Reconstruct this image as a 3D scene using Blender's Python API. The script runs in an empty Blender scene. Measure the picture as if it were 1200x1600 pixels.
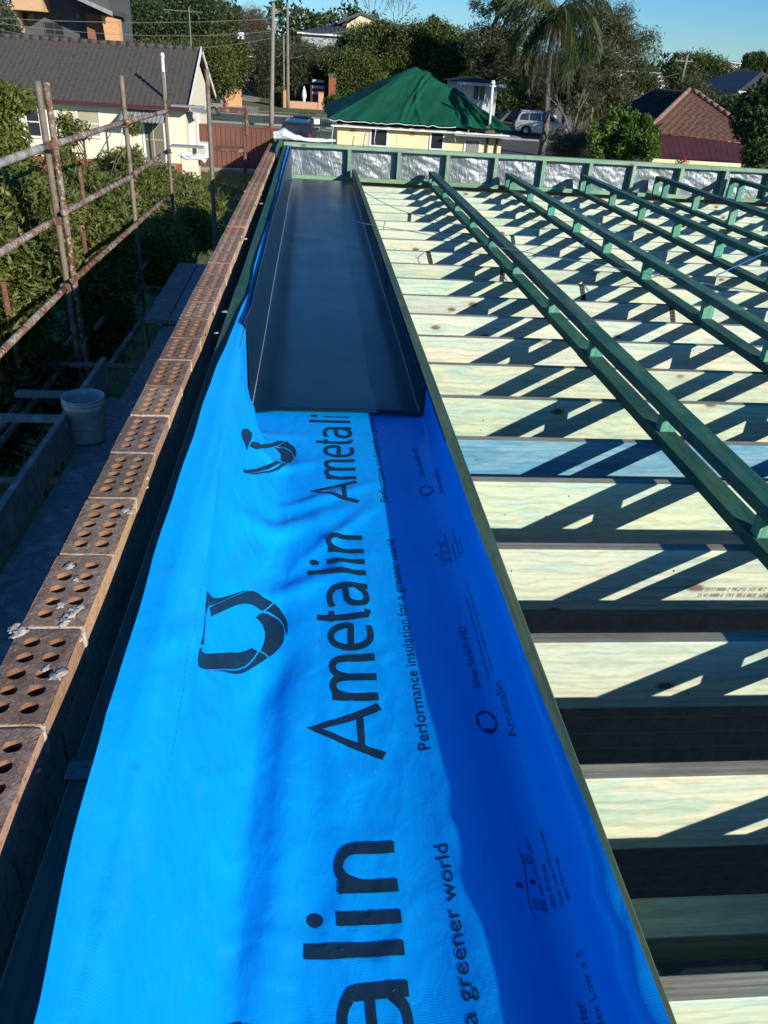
import bpy, bmesh, math, random
import numpy as np
from mathutils import Vector, Matrix, noise

R = math.radians
rnd = random.Random(7)
scene = bpy.context.scene
COL = scene.collection
pi = math.pi

# ------------------------------------------------------------------ camera
FPX, PITCH, ROLL, YAW = 1202.0, 0.52819, 0.067815, 0.11293
_cy, _sy, _cp, _sp = math.cos(YAW), math.sin(YAW), math.cos(PITCH), math.sin(PITCH)
FW = Vector((_sy*_cp, _cy*_cp, -_sp))
_rt = Vector((_cy, -_sy, 0))
_up = _rt.cross(FW)
RT = _rt*math.cos(ROLL) + _up*math.sin(ROLL)
UP = -_rt*math.sin(ROLL) + _up*math.cos(ROLL)
cam_data = bpy.data.cameras.new('camera')
cam = bpy.data.objects.new('camera', cam_data)
COL.objects.link(cam)
cam.matrix_world = Matrix(((RT.x, UP.x, -FW.x, 0), (RT.y, UP.y, -FW.y, 0), (RT.z, UP.z, -FW.z, 0), (0, 0, 0, 1)))
cam_data.sensor_fit = 'VERTICAL'
cam_data.sensor_height = 24.0
cam_data.lens = 24.0*FPX/1600.0
cam_data.clip_start = 0.02
cam_data.clip_end = 3000
scene.camera = cam


def P(px, py, Y=None, z=None, X=None):
    """world point seen at photo pixel (px, py), at distance Y, height z or offset X"""
    d = FW + RT*((px-600)/FPX) - UP*((py-800)/FPX)
    k = Y/d.y if Y is not None else (z/d.z if z is not None else X/d.x)
    return d*k


# ------------------------------------------------------------------ light
SUN_EL, SUN_AZ = R(20.4), R(39.3)      # azimuth from -Y towards +X
sun_dir = Vector((math.cos(SUN_EL)*math.sin(SUN_AZ), -math.cos(SUN_EL)*math.cos(SUN_AZ), math.sin(SUN_EL)))
world = bpy.data.worlds.new('World')
scene.world = world
world.use_nodes = True
wn = world.node_tree.nodes
wl = world.node_tree.links
wn.clear()
sky = wn.new('ShaderNodeTexSky')
sky.sky_type = 'NISHITA'
sky.sun_disc = False
sky.sun_elevation = SUN_EL
sky.sun_rotation = math.atan2(sun_dir.x, sun_dir.y)
sky.air_density = 1.0
sky.dust_density = 0.05
sky.ozone_density = 3.0
bg = wn.new('ShaderNodeBackground')
bg.inputs['Strength'].default_value = 0.075
wo = wn.new('ShaderNodeOutputWorld')
hs_ = wn.new('ShaderNodeHueSaturation')
hs_.inputs['Saturation'].default_value = 1.12
hs_.inputs['Value'].default_value = 1.15
tn_ = wn.new('ShaderNodeMixRGB')
tn_.blend_type = 'MULTIPLY'
tn_.inputs[0].default_value = 1.0
tn_.inputs[2].default_value = (0.62, 0.90, 1.24, 1)     # clear cold winter air
wl.new(sky.outputs[0], tn_.inputs[1])
wl.new(tn_.outputs[0], hs_.inputs['Color'])
wl.new(hs_.outputs[0], bg.inputs[0])
wl.new(bg.outputs[0], wo.inputs[0])
sd = bpy.data.lights.new('sun', 'SUN')
sd.energy = 5.0
sd.angle = R(0.5)
sd.color = (1.0, 0.93, 0.80)
sun = bpy.data.objects.new('sun', sd)
COL.objects.link(sun)
sun.rotation_euler = (-sun_dir).to_track_quat('-Z', 'Y').to_euler()
vs = scene.view_settings
vs.view_transform = 'Standard'
vs.look = 'None'
vs.exposure = 0.35
vs.gamma = 1.0
vs.use_curve_mapping = False
scene.cycles.max_bounces = 6
scene.cycles.transparent_max_bounces = 8


# ------------------------------------------------------------------ materials
class NT:
    def __init__(s, name):
        s.m = bpy.data.materials.new(name)
        s.m.use_nodes = True
        s.t = s.m.node_tree
        s.b = s.t.nodes['Principled BSDF']
        s.o = s.t.nodes['Material Output']

    def n(s, typ, **kw):
        nd = s.t.nodes.new(typ)
        for k, v in kw.items():
            if k.startswith('i_'):
                key = k[2:]
                key = int(key) if key.isdigit() else key
                nd.inputs[key].default_value = v
            else:
                setattr(nd, k, v)
        return nd

    def l(s, a, b):
        s.t.links.new(a, b)

    def coords(s, scale=(1, 1, 1), rand=True, kind='Object'):
        tc = s.n('ShaderNodeTexCoord')
        src = tc.outputs[kind]
        if rand:
            oi = s.n('ShaderNodeObjectInfo')
            mu = s.n('ShaderNodeMath', operation='MULTIPLY', i_1=37.0)
            s.l(oi.outputs['Random'], mu.inputs[0])
            ad = s.n('ShaderNodeVectorMath', operation='ADD')
            s.l(src, ad.inputs[0])
            s.l(mu.outputs[0], ad.inputs[1])
            src = ad.outputs[0]
        mp = s.n('ShaderNodeMapping')
        mp.inputs['Scale'].default_value = scale
        s.l(src, mp.inputs['Vector'])
        return mp.outputs[0]

    def noise(s, vec, scale=5, detail=4, rough=0.55, dist=0.0):
        nd = s.n('ShaderNodeTexNoise', i_Scale=scale, i_Detail=detail, i_Roughness=rough, i_Distortion=dist)
        s.l(vec, nd.inputs['Vector'])
        return nd.outputs['Fac']

    def ramp(s, fac, stops):
        nd = s.n('ShaderNodeValToRGB')
        cr = nd.color_ramp
        while len(cr.elements) < len(stops):
            cr.elements.new(0.5)
        for e, (p, c) in zip(cr.elements, stops):
            e.position = p
            e.color = (c[0], c[1], c[2], 1)
        s.l(fac, nd.inputs[0])
        return nd.outputs[0]

    def mix(s, fac, a, b, mode='MIX'):
        nd = s.n('ShaderNodeMixRGB', blend_type=mode)
        for i, v in ((0, fac), (1, a), (2, b)):
            if isinstance(v, (int, float)):
                nd.inputs[i].default_value = v
            elif isinstance(v, tuple):
                nd.inputs[i].default_value = (v[0], v[1], v[2], 1)
            else:
                s.l(v, nd.inputs[i])
        return nd.outputs[0]

    def objvar(s, col, hue=0.02, sat=0.2, val=0.25):
        oi = s.n('ShaderNodeObjectInfo')
        hs = s.n('ShaderNodeHueSaturation')
        for nm, amt, mul in (('Hue', hue, 1.0), ('Saturation', sat, 7.3), ('Value', val, 13.7)):
            m1 = s.n('ShaderNodeMath', operation='MULTIPLY', i_1=mul)
            fr = s.n('ShaderNodeMath', operation='FRACT')
            mr = s.n('ShaderNodeMapRange')
            c = 0.5 if nm == 'Hue' else 1.0
            mr.inputs['To Min'].default_value = c-amt
            mr.inputs['To Max'].default_value = c+amt
            s.l(oi.outputs['Random'], m1.inputs[0])
            s.l(m1.outputs[0], fr.inputs[0])
            s.l(fr.outputs[0], mr.inputs[0])
            s.l(mr.outputs[0], hs.inputs[nm])
        s.l(col, hs.inputs['Color'])
        return hs.outputs[0]

    def bump(s, h, strength=0.3, dist=0.01, prev=None):
        b = s.n('ShaderNodeBump', i_Strength=strength, i_Distance=dist)
        s.l(h, b.inputs['Height'])
        if prev is not None:
            s.l(prev, b.inputs['Normal'])
        return b.outputs[0]

    def done(s, col=None, rough=0.7, normal=None, metal=0.0, spec=None):
        if isinstance(col, tuple):
            s.b.inputs['Base Color'].default_value = (col[0], col[1], col[2], 1)
        elif col is not None:
            s.l(col, s.b.inputs['Base Color'])
        if isinstance(rough, (int, float)):
            s.b.inputs['Roughness'].default_value = rough
        else:
            s.l(rough, s.b.inputs['Roughness'])
        s.b.inputs['Metallic'].default_value = metal
        if spec is not None:
            s.b.inputs['Specular IOR Level'].default_value = spec
        if normal is not None:
            s.l(normal, s.b.inputs['Normal'])
        return s.m


def mat(name, c1, c2=None, c3=None, scale=6, rough=0.75, bump=0.25, bdist=0.01, bscale=None, stretch=(1, 1, 1), var=(0.01, 0.08, 0.12), metal=0.0, detail=5, spec=None):
    t = NT(name)
    v = t.coords(stretch)
    f = t.noise(v, scale, detail, 0.6)
    c2 = c2 or tuple(x*0.75 for x in c1)
    stops = [(0.35, c1), (0.65, c2)] if c3 is None else [(0.3, c1), (0.5, c2), (0.7, c3)]
    col = t.ramp(f, stops)
    col = t.objvar(col, *var)
    nrm = None
    if bump:
        nrm = t.bump(t.noise(v, bscale or scale*6, 4), bump, bdist)
    return t.done(col, rough, nrm, metal, spec)


def wood(name, base, alt, tint, axis='X', knots=True, tintamt=0.5, rough=0.75, var=(0.012, 0.15, 0.14), kc=(0.16, 0.085, 0.05), grain=0.35):
    t = NT(name)
    sc = (0.9, 14, 14) if axis == 'X' else ((14, 0.9, 14) if axis == 'Y' else (14, 14, 0.9))
    sk = (3.2, 6.5, 6.5) if axis == 'X' else ((6.5, 3.2, 6.5) if axis == 'Y' else (6.5, 6.5, 3.2))
    v = t.coords(sc)
    vk = t.coords(sk)
    vb = t.coords((2.0, 9, 9) if axis == 'X' else ((9, 2.0, 9) if axis == 'Y' else (9, 9, 2.0)))
    g1 = t.noise(v, 0.9, 6, 0.65, 2.2)
    g2 = t.noise(t.coords((0.7, 60, 60) if axis == 'X' else ((60, 0.7, 60) if axis == 'Y' else (60, 60, 0.7))), 2.2, 5, 0.6, 0.3)
    blot = t.noise(vb, 1.3, 4, 0.6, 0.8)
    c = t.ramp(g1, [(0.32, base), (0.66, alt)])
    bl = t.ramp(blot, [(0.44, (0, 0, 0)), (0.60, (tintamt, tintamt, tintamt))])
    c = t.mix(bl, c, tint)
    gr = t.ramp(g2, [(0.42, (1, 1, 1)), (0.66, (1-grain, 1-grain, 1-grain))])
    c = t.mix(0.8, c, gr, 'MULTIPLY')
    vg = t.coords((0.35, 1, 1) if axis == 'X' else ((1, 0.35, 1) if axis == 'Y' else (1, 1, 0.35)))
    wv = t.n('ShaderNodeTexWave', wave_type='BANDS', bands_direction='Z' if axis != 'Z' else 'X', i_Scale=9.0, i_Distortion=9.0, i_Detail=3.0)
    wv.inputs['Detail Scale'].default_value = 1.6
    t.l(vg, wv.inputs['Vector'])
    c = t.mix(1.0, c, t.ramp(wv.outputs['Fac'], [(0.05, (0.90, 0.87, 0.82)), (0.35, (1.0, 1.0, 1.0)), (1.0, (1.02, 1.02, 1.02))]), 'MULTIPLY')
    if knots:
        vo = t.n('ShaderNodeTexVoronoi', feature='F1', i_Scale=1.0, i_Randomness=1.0)
        t.l(vk, vo.inputs['Vector'])
        kn = t.ramp(vo.outputs['Distance'], [(0.065, (0.9, 0.9, 0.9)), (0.12, (0, 0, 0))])
        c = t.mix(kn, c, kc)
        ring = t.ramp(vo.outputs['Distance'], [(0.08, (0.35, 0.35, 0.35)), (0.28, (0, 0, 0))])
        c = t.mix(ring, c, t.mix(1.0, c, (0.75, 0.68, 0.6), 'MULTIPLY'))
    vf = t.coords((40, 160, 160) if axis == 'X' else ((160, 40, 160) if axis == 'Y' else (160, 160, 40)))
    sp = t.noise(vf, 1.0, 2)
    c = t.mix(0.35, c, t.ramp(sp, [(0.3, (0.72, 0.72, 0.72)), (0.7, (1.12, 1.12, 1.12))]), 'MULTIPLY')
    c = t.objvar(c, *var)
    n = t.bump(g2, 0.25, 0.004)
    n = t.bump(sp, 0.2, 0.001, n)
    return t.done(c, rough, n, spec=0.3)


M = {}
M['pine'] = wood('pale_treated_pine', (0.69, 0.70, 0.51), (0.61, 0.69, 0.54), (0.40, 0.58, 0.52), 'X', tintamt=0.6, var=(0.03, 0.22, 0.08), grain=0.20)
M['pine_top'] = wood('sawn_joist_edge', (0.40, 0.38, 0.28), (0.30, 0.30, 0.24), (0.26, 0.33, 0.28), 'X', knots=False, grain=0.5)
M['pine_blue'] = wood('blue_stained_pine', (0.15, 0.37, 0.52), (0.10, 0.31, 0.50), (0.30, 0.48, 0.50), 'X', knots=False, tintamt=0.5, var=(0, 0, 0), grain=0.25)
M['pine_red'] = wood('brown_joist', (0.26, 0.17, 0.13), (0.20, 0.12, 0.09), (0.22, 0.24, 0.18), 'X', knots=False)
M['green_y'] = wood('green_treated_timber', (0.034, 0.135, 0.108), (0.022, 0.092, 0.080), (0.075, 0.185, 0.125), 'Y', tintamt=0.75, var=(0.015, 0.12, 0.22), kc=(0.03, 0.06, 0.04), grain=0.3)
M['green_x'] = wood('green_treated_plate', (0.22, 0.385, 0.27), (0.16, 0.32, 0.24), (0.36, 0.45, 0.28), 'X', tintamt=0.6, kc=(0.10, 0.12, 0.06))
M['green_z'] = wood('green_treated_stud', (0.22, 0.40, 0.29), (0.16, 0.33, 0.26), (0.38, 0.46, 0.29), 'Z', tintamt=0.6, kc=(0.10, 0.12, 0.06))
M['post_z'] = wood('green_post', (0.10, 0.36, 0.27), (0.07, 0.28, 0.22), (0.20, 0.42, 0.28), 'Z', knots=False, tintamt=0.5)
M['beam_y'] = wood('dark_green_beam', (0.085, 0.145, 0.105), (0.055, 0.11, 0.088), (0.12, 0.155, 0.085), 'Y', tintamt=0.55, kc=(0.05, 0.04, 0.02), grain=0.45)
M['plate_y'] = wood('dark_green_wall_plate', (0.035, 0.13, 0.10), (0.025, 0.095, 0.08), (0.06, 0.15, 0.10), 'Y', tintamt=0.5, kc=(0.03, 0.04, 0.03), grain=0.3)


def brick_mat(name, a, b, c, dark=0.5):
    t = NT(name)
    v = t.coords((1, 1, 1))
    f = t.noise(v, 26, 6, 0.7)
    col = t.ramp(f, [(0.3, a), (0.5, b), (0.68, c)])
    sp = t.noise(v, 230, 2, 0.5)
    col = t.mix(t.ramp(sp, [(0.60, (0, 0, 0)), (0.68, (0.75, 0.75, 0.75))]), col, (0.42, 0.36, 0.29))
    col = t.mix(t.ramp(t.noise(v, 150, 3), [(0.32, (0.6, 0.6, 0.6)), (0.42, (0, 0, 0))]), col, (0.03, 0.02, 0.015))
    col = t.objvar(col, 0.012, 0.12, 0.22)
    n = t.bump(t.noise(v, 120, 5, 0.7), 0.55, 0.004)
    return t.done(col, 0.9, n, spec=0.2)


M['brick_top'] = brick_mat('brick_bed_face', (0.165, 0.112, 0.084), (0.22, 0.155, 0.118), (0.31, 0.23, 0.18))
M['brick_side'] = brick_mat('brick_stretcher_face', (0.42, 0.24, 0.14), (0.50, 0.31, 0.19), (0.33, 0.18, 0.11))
M['brick_hole'] = mat('brick_core', (0.29, 0.15, 0.085), (0.20, 0.10, 0.055), scale=40, rough=0.95)
M['mortar'] = mat('mortar', (0.50, 0.46, 0.40), (0.36, 0.33, 0.29), scale=40, rough=0.95, bump=0.8, bdist=0.006, bscale=90)


# --- blue building membrane
def membrane():
    t = NT('blue_membrane')
    v = t.coords((1, 1, 1), rand=False)
    f = t.noise(v, 3.0, 3)
    col = t.ramp(f, [(0.3, (0.0, 0.32, 0.86)), (0.7, (0.0, 0.37, 0.92))])
    # cross weave running over the sheet
    du = t.noise(t.coords((1, 1, 1), rand=False), 9.0, 6, 0.75)
    dk = t.noise(t.coords((1, 1, 1), rand=False), 240.0, 1)
    col = t.mix(t.ramp(du, [(0.54, (0, 0, 0)), (0.74, (0.08, 0.08, 0.08))]), col, (0.10, 0.36, 0.66))
    col = t.mix(t.ramp(dk, [(0.78, (0, 0, 0)), (0.82, (0.4, 0.4, 0.4))]), col, (0.45, 0.55, 0.62))
    w = t.n('ShaderNodeTexWave', wave_type='BANDS', bands_direction='Y', i_Scale=75.0, i_Distortion=5.0, i_Detail=2.0)
    t.l(v, w.inputs['Vector'])
    w.inputs['Detail Scale'].default_value = 0.6
    mask = t.noise(v, 5, 2)
    wm = t.mix(1.0, w.outputs['Fac'], t.ramp(mask, [(0.35, (0.15, 0.15, 0.15)), (0.65, (1, 1, 1))]), 'MULTIPLY')
    n = t.bump(wm, 0.16, 0.0008)
    vs_ = t.coords((14, 8, 14), rand=False)
    n = t.bump(t.noise(vs_, 1.6, 4, 0.5, 0.6), 0.35, 0.008, n)
    t.b.inputs['Specular IOR Level'].default_value = 0.35
    t.b.inputs['Sheen Weight'].default_value = 0.0
    m = t.done(col, 0.42, n)
    # thin woven plastic lets part of the light through
    tr = t.n('ShaderNodeBsdfTranslucent')
    tr.inputs['Color'].default_value = (0.0, 0.24, 0.75, 1)
    mx = t.n('ShaderNodeMixShader', i_0=0.08)
    t.l(t.b.outputs[0], mx.inputs[1])
    t.l(tr.outputs[0], mx.inputs[2])
    t.l(mx.outputs[0], t.o.inputs['Surface'])
    return m


M['membrane'] = membrane()
M['ink'] = mat('navy_print', (0.004, 0.022, 0.045), (0.006, 0.03, 0.06), scale=30, rough=0.5, bump=0.1, var=(0, 0, 0))
M['ink_faint'] = mat('thin_navy_print', (0.003, 0.03, 0.16), (0.003, 0.04, 0.2), scale=30, rough=0.5, bump=0, var=(0, 0, 0))


def steel_blue():
    t = NT('dark_blue_coated_steel')
    v = t.coords((1, 1, 1), rand=False)
    f = t.noise(v, 2.0, 4)
    col = t.ramp(f, [(0.3, (0.002, 0.016, 0.038)), (0.7, (0.002, 0.020, 0.046))])
    sm = t.noise(t.coords((9, 0.8, 9), rand=False), 1.2, 4)
    rg = t.ramp(sm, [(0.3, (0.33, 0.33, 0.33)), (0.7, (0.37, 0.37, 0.37))])
    n = t.bump(t.noise(v, 1.4, 2), 0.35, 0.03)
    n = t.bump(t.noise(v, 400, 2), 0.05, 0.0005, n)
    return t.done(col, rg, n, spec=0.5)


M['tray'] = steel_blue()
M['string'] = mat('white_string', (0.75, 0.75, 0.70), (0.5, 0.5, 0.48), scale=80, bump=0)


def foil():
    t = NT('silver_foil')
    v = t.coords((1, 1, 1), rand=False)
    n1 = t.noise(t.coords((1.7, 1.0, 0.6), rand=False), 11, 4, 0.55, 1.8)
    n2 = t.noise(v, 70, 3, 0.6)
    n = t.bump(n1, 0.38, 0.03)
    n = t.bump(n2, 0.12, 0.004, n)
    col = t.ramp(n1, [(0.3, (0.22, 0.25, 0.27)), (0.7, (0.30, 0.335, 0.36))])
    return t.done(col, 0.46, n, metal=0.7)


M['foil'] = foil()


def rust():
    t = NT('worn_scaffold_tube')
    v = t.coords((1, 1, 1))
    f = t.noise(v, 7, 6, 0.7)
    oi = t.n('ShaderNodeObjectInfo')
    col = t.ramp(f, [(0.30, (0.075, 0.032, 0.020)), (0.44, (0.17, 0.078, 0.045)), (0.53, (0.20, 0.15, 0.115)), (0.60, (0.30, 0.28, 0.25)), (0.70, (0.50, 0.49, 0.46))])
    sp = t.noise(v, 42, 4, 0.7)
    col = t.mix(t.ramp(sp, [(0.55, (0, 0, 0)), (0.61, (0.85, 0.85, 0.85))]), col, (0.50, 0.47, 0.41))
    col = t.mix(t.ramp(sp, [(0.34, (0.8, 0.8, 0.8)), (0.40, (0, 0, 0))]), col, (0.06, 0.03, 0.02))
    col = t.objvar(col, 0.01, 0.25, 0.25)
    n = t.bump(t.noise(v, 60, 4), 0.5, 0.004)
    return t.done(col, 0.75, n, spec=0.3)


M['tube'] = rust()
M['tube_grey'] = mat('grey_scaffold_tube', (0.10, 0.115, 0.11), (0.20, 0.15, 0.11), (0.06, 0.055, 0.05), scale=9, rough=0.7, bump=0.4)
M['tube_pale'] = mat('cement_crusted_tube', (0.46, 0.45, 0.42), (0.30, 0.29, 0.27), (0.18, 0.11, 0.08), scale=12, rough=0.85, bump=0.5)
M['rusty'] = mat('rusty_steel', (0.20, 0.085, 0.045), (0.10, 0.045, 0.03), (0.30, 0.18, 0.12), scale=14, rough=0.85, bump=0.5)
M['plank'] = mat('cement_dusted_plank', (0.30, 0.31, 0.31), (0.20, 0.205, 0.20), (0.40, 0.40, 0.385), scale=9, rough=0.9, bump=0.5, bscale=60)
M['bucket'] = mat('dirty_white_plastic', (0.62, 0.64, 0.65), (0.42, 0.43, 0.42), (0.70, 0.72, 0.73), scale=9, rough=0.6, bump=0.2)
M['black'] = mat('black_plastic', (0.012, 0.012, 0.013), scale=20, rough=0.6, bump=0.2)
M['galv'] = mat('galvanised_plate', (0.16, 0.19, 0.21), (0.10, 0.12, 0.14), scale=25, rough=0.45, metal=0.6, bump=0.2)
M['strap'] = mat('dark_perforated_strap', (0.03, 0.035, 0.035), scale=30, rough=0.5, metal=0.5, bump=0.2)
M['cable'] = mat('grey_cable', (0.22, 0.27, 0.30), scale=30, rough=0.6, bump=0)
M['cable_blue'] = mat('blue_cord', (0.03, 0.12, 0.42), scale=30, rough=0.6, bump=0)
M['floor_dark'] = mat('concrete_slab', (0.42, 0.42, 0.40), (0.34, 0.34, 0.33), scale=4)
M['brick_dark'] = mat('inner_brick', (0.40, 0.33, 0.28), (0.32, 0.25, 0.20), scale=20)
M['white_plastic'] = mat('white_wrap', (0.78, 0.80, 0.82), (0.60, 0.63, 0.66), scale=12, rough=0.35, bump=0.5, bdist=0.02)

# background
M['grass'] = mat('mown_grass', (0.060, 0.095, 0.022), (0.095, 0.120, 0.040), (0.13, 0.135, 0.06), scale=1.3, rough=0.95, bump=0.6, bdist=0.05, bscale=30, var=(0, 0, 0), detail=9)
M['asphalt'] = mat('asphalt', (0.050, 0.050, 0.052), (0.065, 0.064, 0.062), scale=1.5, rough=0.9, bump=0.3, bscale=90, var=(0, 0, 0))
M['concrete'] = mat('path_concrete', (0.30, 0.28, 0.25), (0.23, 0.215, 0.19), scale=1.2, rough=0.9, bump=0.3, bscale=60, var=(0, 0, 0), detail=8)
M['cream'] = mat('cream_fibre_cement', (0.74, 0.62, 0.38), (0.70, 0.575, 0.345), scale=2, rough=0.7, bump=0.1, var=(0, 0.03, 0.04))
M['cream_pale'] = mat('pale_cream_fibre_cement', (0.74, 0.68, 0.52), (0.69, 0.63, 0.48), scale=2, rough=0.7, bump=0.1, var=(0, 0.03, 0.04))
M['white'] = mat('white_paint', (0.78, 0.79, 0.78), (0.66, 0.67, 0.66), scale=8, rough=0.5, bump=0.1, var=(0, 0.02, 0.06))
M['render_grey'] = mat('grey_render', (0.46, 0.48, 0.50), (0.40, 0.42, 0.44), scale=2, rough=0.85)
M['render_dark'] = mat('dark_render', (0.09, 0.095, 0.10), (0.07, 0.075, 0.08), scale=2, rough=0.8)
M['tile_dark'] = mat('dark_roof_tile', (0.045, 0.040, 0.038), (0.085, 0.073, 0.066), (0.055, 0.046, 0.042), scale=5, rough=0.85, bump=0.5, bdist=0.02, detail=8)
M['tile_red'] = mat('terracotta_roof_tile', (0.105, 0.046, 0.033), (0.16, 0.088, 0.062), (0.07, 0.038, 0.030), scale=4, rough=0.8, bump=0.5, bdist=0.02, detail=9)
M['ridge_red'] = mat('terracotta_ridge', (0.19, 0.085, 0.058), (0.28, 0.165, 0.12), scale=6, rough=0.8)
M['metal_red'] = mat('dark_red_roof_sheet', (0.065, 0.017, 0.016), (0.090, 0.027, 0.025), scale=1.4, rough=0.5, bump=0.1)
M['metal_grey'] = mat('dark_grey_roof_sheet', (0.055, 0.058, 0.062), (0.075, 0.078, 0.08), scale=1.0, rough=0.6, bump=0.1)
M['roof_black_and_shade'] = mat('black_and_shade_roof_tile', (0.030, 0.032, 0.036), (0.045, 0.047, 0.050), scale=3, rough=0.9, spec=0.1)  # black roofs, and the painted shade on the red house's left slope
M['roof_brown'] = mat('brown_roof_tile', (0.13, 0.085, 0.062), (0.09, 0.06, 0.045), scale=5, rough=0.85)
M['gutter_red'] = mat('oxide_red_gutter', (0.085, 0.020, 0.020), scale=3, rough=0.5, bump=0)
M['fence_brown'] = mat('brown_steel_fence', (0.155, 0.062, 0.045), (0.13, 0.05, 0.038), scale=1.5, rough=0.6, bump=0.1, var=(0.005, 0.05, 0.12))
M['fence_green'] = mat('green_steel', (0.03, 0.10, 0.06), (0.04, 0.12, 0.08), scale=4, rough=0.6, bump=0)
M['orange_brick'] = mat('orange_brickwork', (0.52, 0.29, 0.15), (0.58, 0.36, 0.20), scale=8, rough=0.9, bump=0.3)
M['red_brick'] = mat('red_brickwork', (0.25, 0.075, 0.045), (0.32, 0.12, 0.07), scale=14, rough=0.9, bump=0.4)
M['glass'] = mat('window_glass', (0.018, 0.022, 0.026), (0.03, 0.035, 0.04), scale=2, rough=0.12, bump=0.05, bdist=0.01, spec=0.6)
M['curtain'] = mat('drawn_blind', (0.42, 0.38, 0.26), (0.34, 0.31, 0.22), scale=3, rough=0.8, bump=0)
M['pole'] = mat('weathered_hardwood_pole', (0.26, 0.235, 0.20), (0.16, 0.145, 0.125), scale=3, stretch=(6, 6, 0.4), rough=0.9, bump=0.4)
M['steel'] = mat('grey_steel', (0.32, 0.33, 0.33), (0.22, 0.23, 0.23), scale=5, rough=0.5, bump=0.1)
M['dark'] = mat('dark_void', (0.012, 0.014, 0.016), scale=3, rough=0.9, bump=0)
M['silver_paint'] = mat('silver_car_paint', (0.38, 0.40, 0.42), (0.42, 0.44, 0.46), scale=1, rough=0.28, metal=0.5, bump=0)
M['dark_paint'] = mat('dark_car_paint', (0.02, 0.025, 0.035), scale=1, rough=0.25, bump=0, spec=0.6)
M['rubber'] = mat('rubber', (0.015, 0.015, 0.016), scale=20, rough=0.9, bump=0.2)
M['alloy'] = mat('alloy_wheel', (0.55, 0.56, 0.57), scale=9, rough=0.35, metal=0.7, bump=0)
M['lamp_red'] = mat('tail_lamp_red', (0.35, 0.01, 0.01), scale=5, rough=0.2, bump=0)
M['bark'] = mat('bark', (0.11, 0.085, 0.062), (0.17, 0.14, 0.11), scale=6, stretch=(3, 3, 0.6), rough=0.95, bump=0.6, bdist=0.03)
M['bark_pale'] = mat('pale_gum_bark', (0.27, 0.23, 0.18), (0.17, 0.14, 0.11), scale=4, stretch=(3, 3, 0.6), rough=0.9, bump=0.4, bdist=0.02)
M['palm_bark'] = mat('palm_trunk', (0.21, 0.18, 0.15), (0.12, 0.10, 0.08), scale=3, stretch=(1, 1, 6), rough=0.95, bump=0.6, bdist=0.02)
M['red_flower'] = mat('red_petals', (0.5, 0.01, 0.02), scale=9, rough=0.6, bump=0)


def tarp():
    t = NT('green_tarpaulin')
    v = t.coords((1, 1, 1), rand=False)
    f = t.noise(v, 0.8, 5, 0.6)
    col = t.ramp(f, [(0.3, (0.006, 0.070, 0.040)), (0.7, (0.010, 0.100, 0.055))])
    n = t.bump(t.noise(v, 2.2, 5, 0.6, 0.8), 0.4, 0.08)
    return t.done(col, 0.75, n, spec=0.12)


M['tarp'] = tarp()


def leafmat(name, a, b, c, trans=0.36, sc=0.8):
    t = NT(name)
    v = t.coords((1, 1, 1), rand=False)
    f = t.noise(v, sc, 3, 0.7)
    f2 = t.noise(v, 37.0, 1, 0.5)
    mx_ = t.mix(0.5, f, f2)
    col = t.ramp(mx_, [(0.36, a), (0.5, b), (0.64, c)])
    t.done(col, 0.5, None, spec=0.35)
    tr = t.n('ShaderNodeBsdfTranslucent')
    t.l(t.mix(1.0, col, (1.1, 1.3, 0.6), 'MULTIPLY'), tr.inputs['Color'])
    mx = t.n('ShaderNodeMixShader', i_0=trans)
    t.l(t.b.outputs[0], mx.inputs[1])
    t.l(tr.outputs[0], mx.inputs[2])
    t.l(mx.outputs[0], t.o.inputs['Surface'])
    return t.m


M['leaf_hedge'] = leafmat('hedge_leaves', (0.052, 0.080, 0.022), (0.12, 0.145, 0.035), (0.25, 0.25, 0.07), sc=2.5)
M['leaf_yellow'] = leafmat('yellow_green_leaves', (0.06, 0.09, 0.02), (0.13, 0.15, 0.03), (0.22, 0.21, 0.06), sc=2.5)
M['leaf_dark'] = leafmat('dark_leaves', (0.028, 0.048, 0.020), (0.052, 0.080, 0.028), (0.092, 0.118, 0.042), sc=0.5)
M['leaf_camphor'] = leafmat('camphor_leaves', (0.045, 0.074, 0.022), (0.090, 0.122, 0.034), (0.155, 0.18, 0.055), sc=0.4)
M['leaf_round'] = leafmat('olive_green_leaves', (0.050, 0.075, 0.022), (0.10, 0.125, 0.035), (0.17, 0.185, 0.055), sc=0.4)
M['leaf_gum'] = leafmat('gum_leaves', (0.040, 0.058, 0.030), (0.074, 0.092, 0.047), (0.125, 0.135, 0.072), sc=0.4, trans=0.3)
M['leaf_grey'] = leafmat('olive_grey_leaves', (0.042, 0.055, 0.024), (0.076, 0.090, 0.038), (0.125, 0.135, 0.06), sc=0.4, trans=0.3)
M['leaf_brown'] = leafmat('dry_brown_foliage', (0.07, 0.055, 0.038), (0.11, 0.085, 0.06), (0.15, 0.12, 0.085), sc=1.0, trans=0.1)
M['leaf_bright'] = leafmat('bright_green_leaves', (0.05, 0.10, 0.018), (0.10, 0.165, 0.03), (0.16, 0.23, 0.05), sc=1.2)
M['leaf_palm'] = leafmat('palm_fronds', (0.045, 0.070, 0.034), (0.085, 0.115, 0.055), (0.15, 0.18, 0.08), sc=0.8, trans=0.3)


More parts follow.
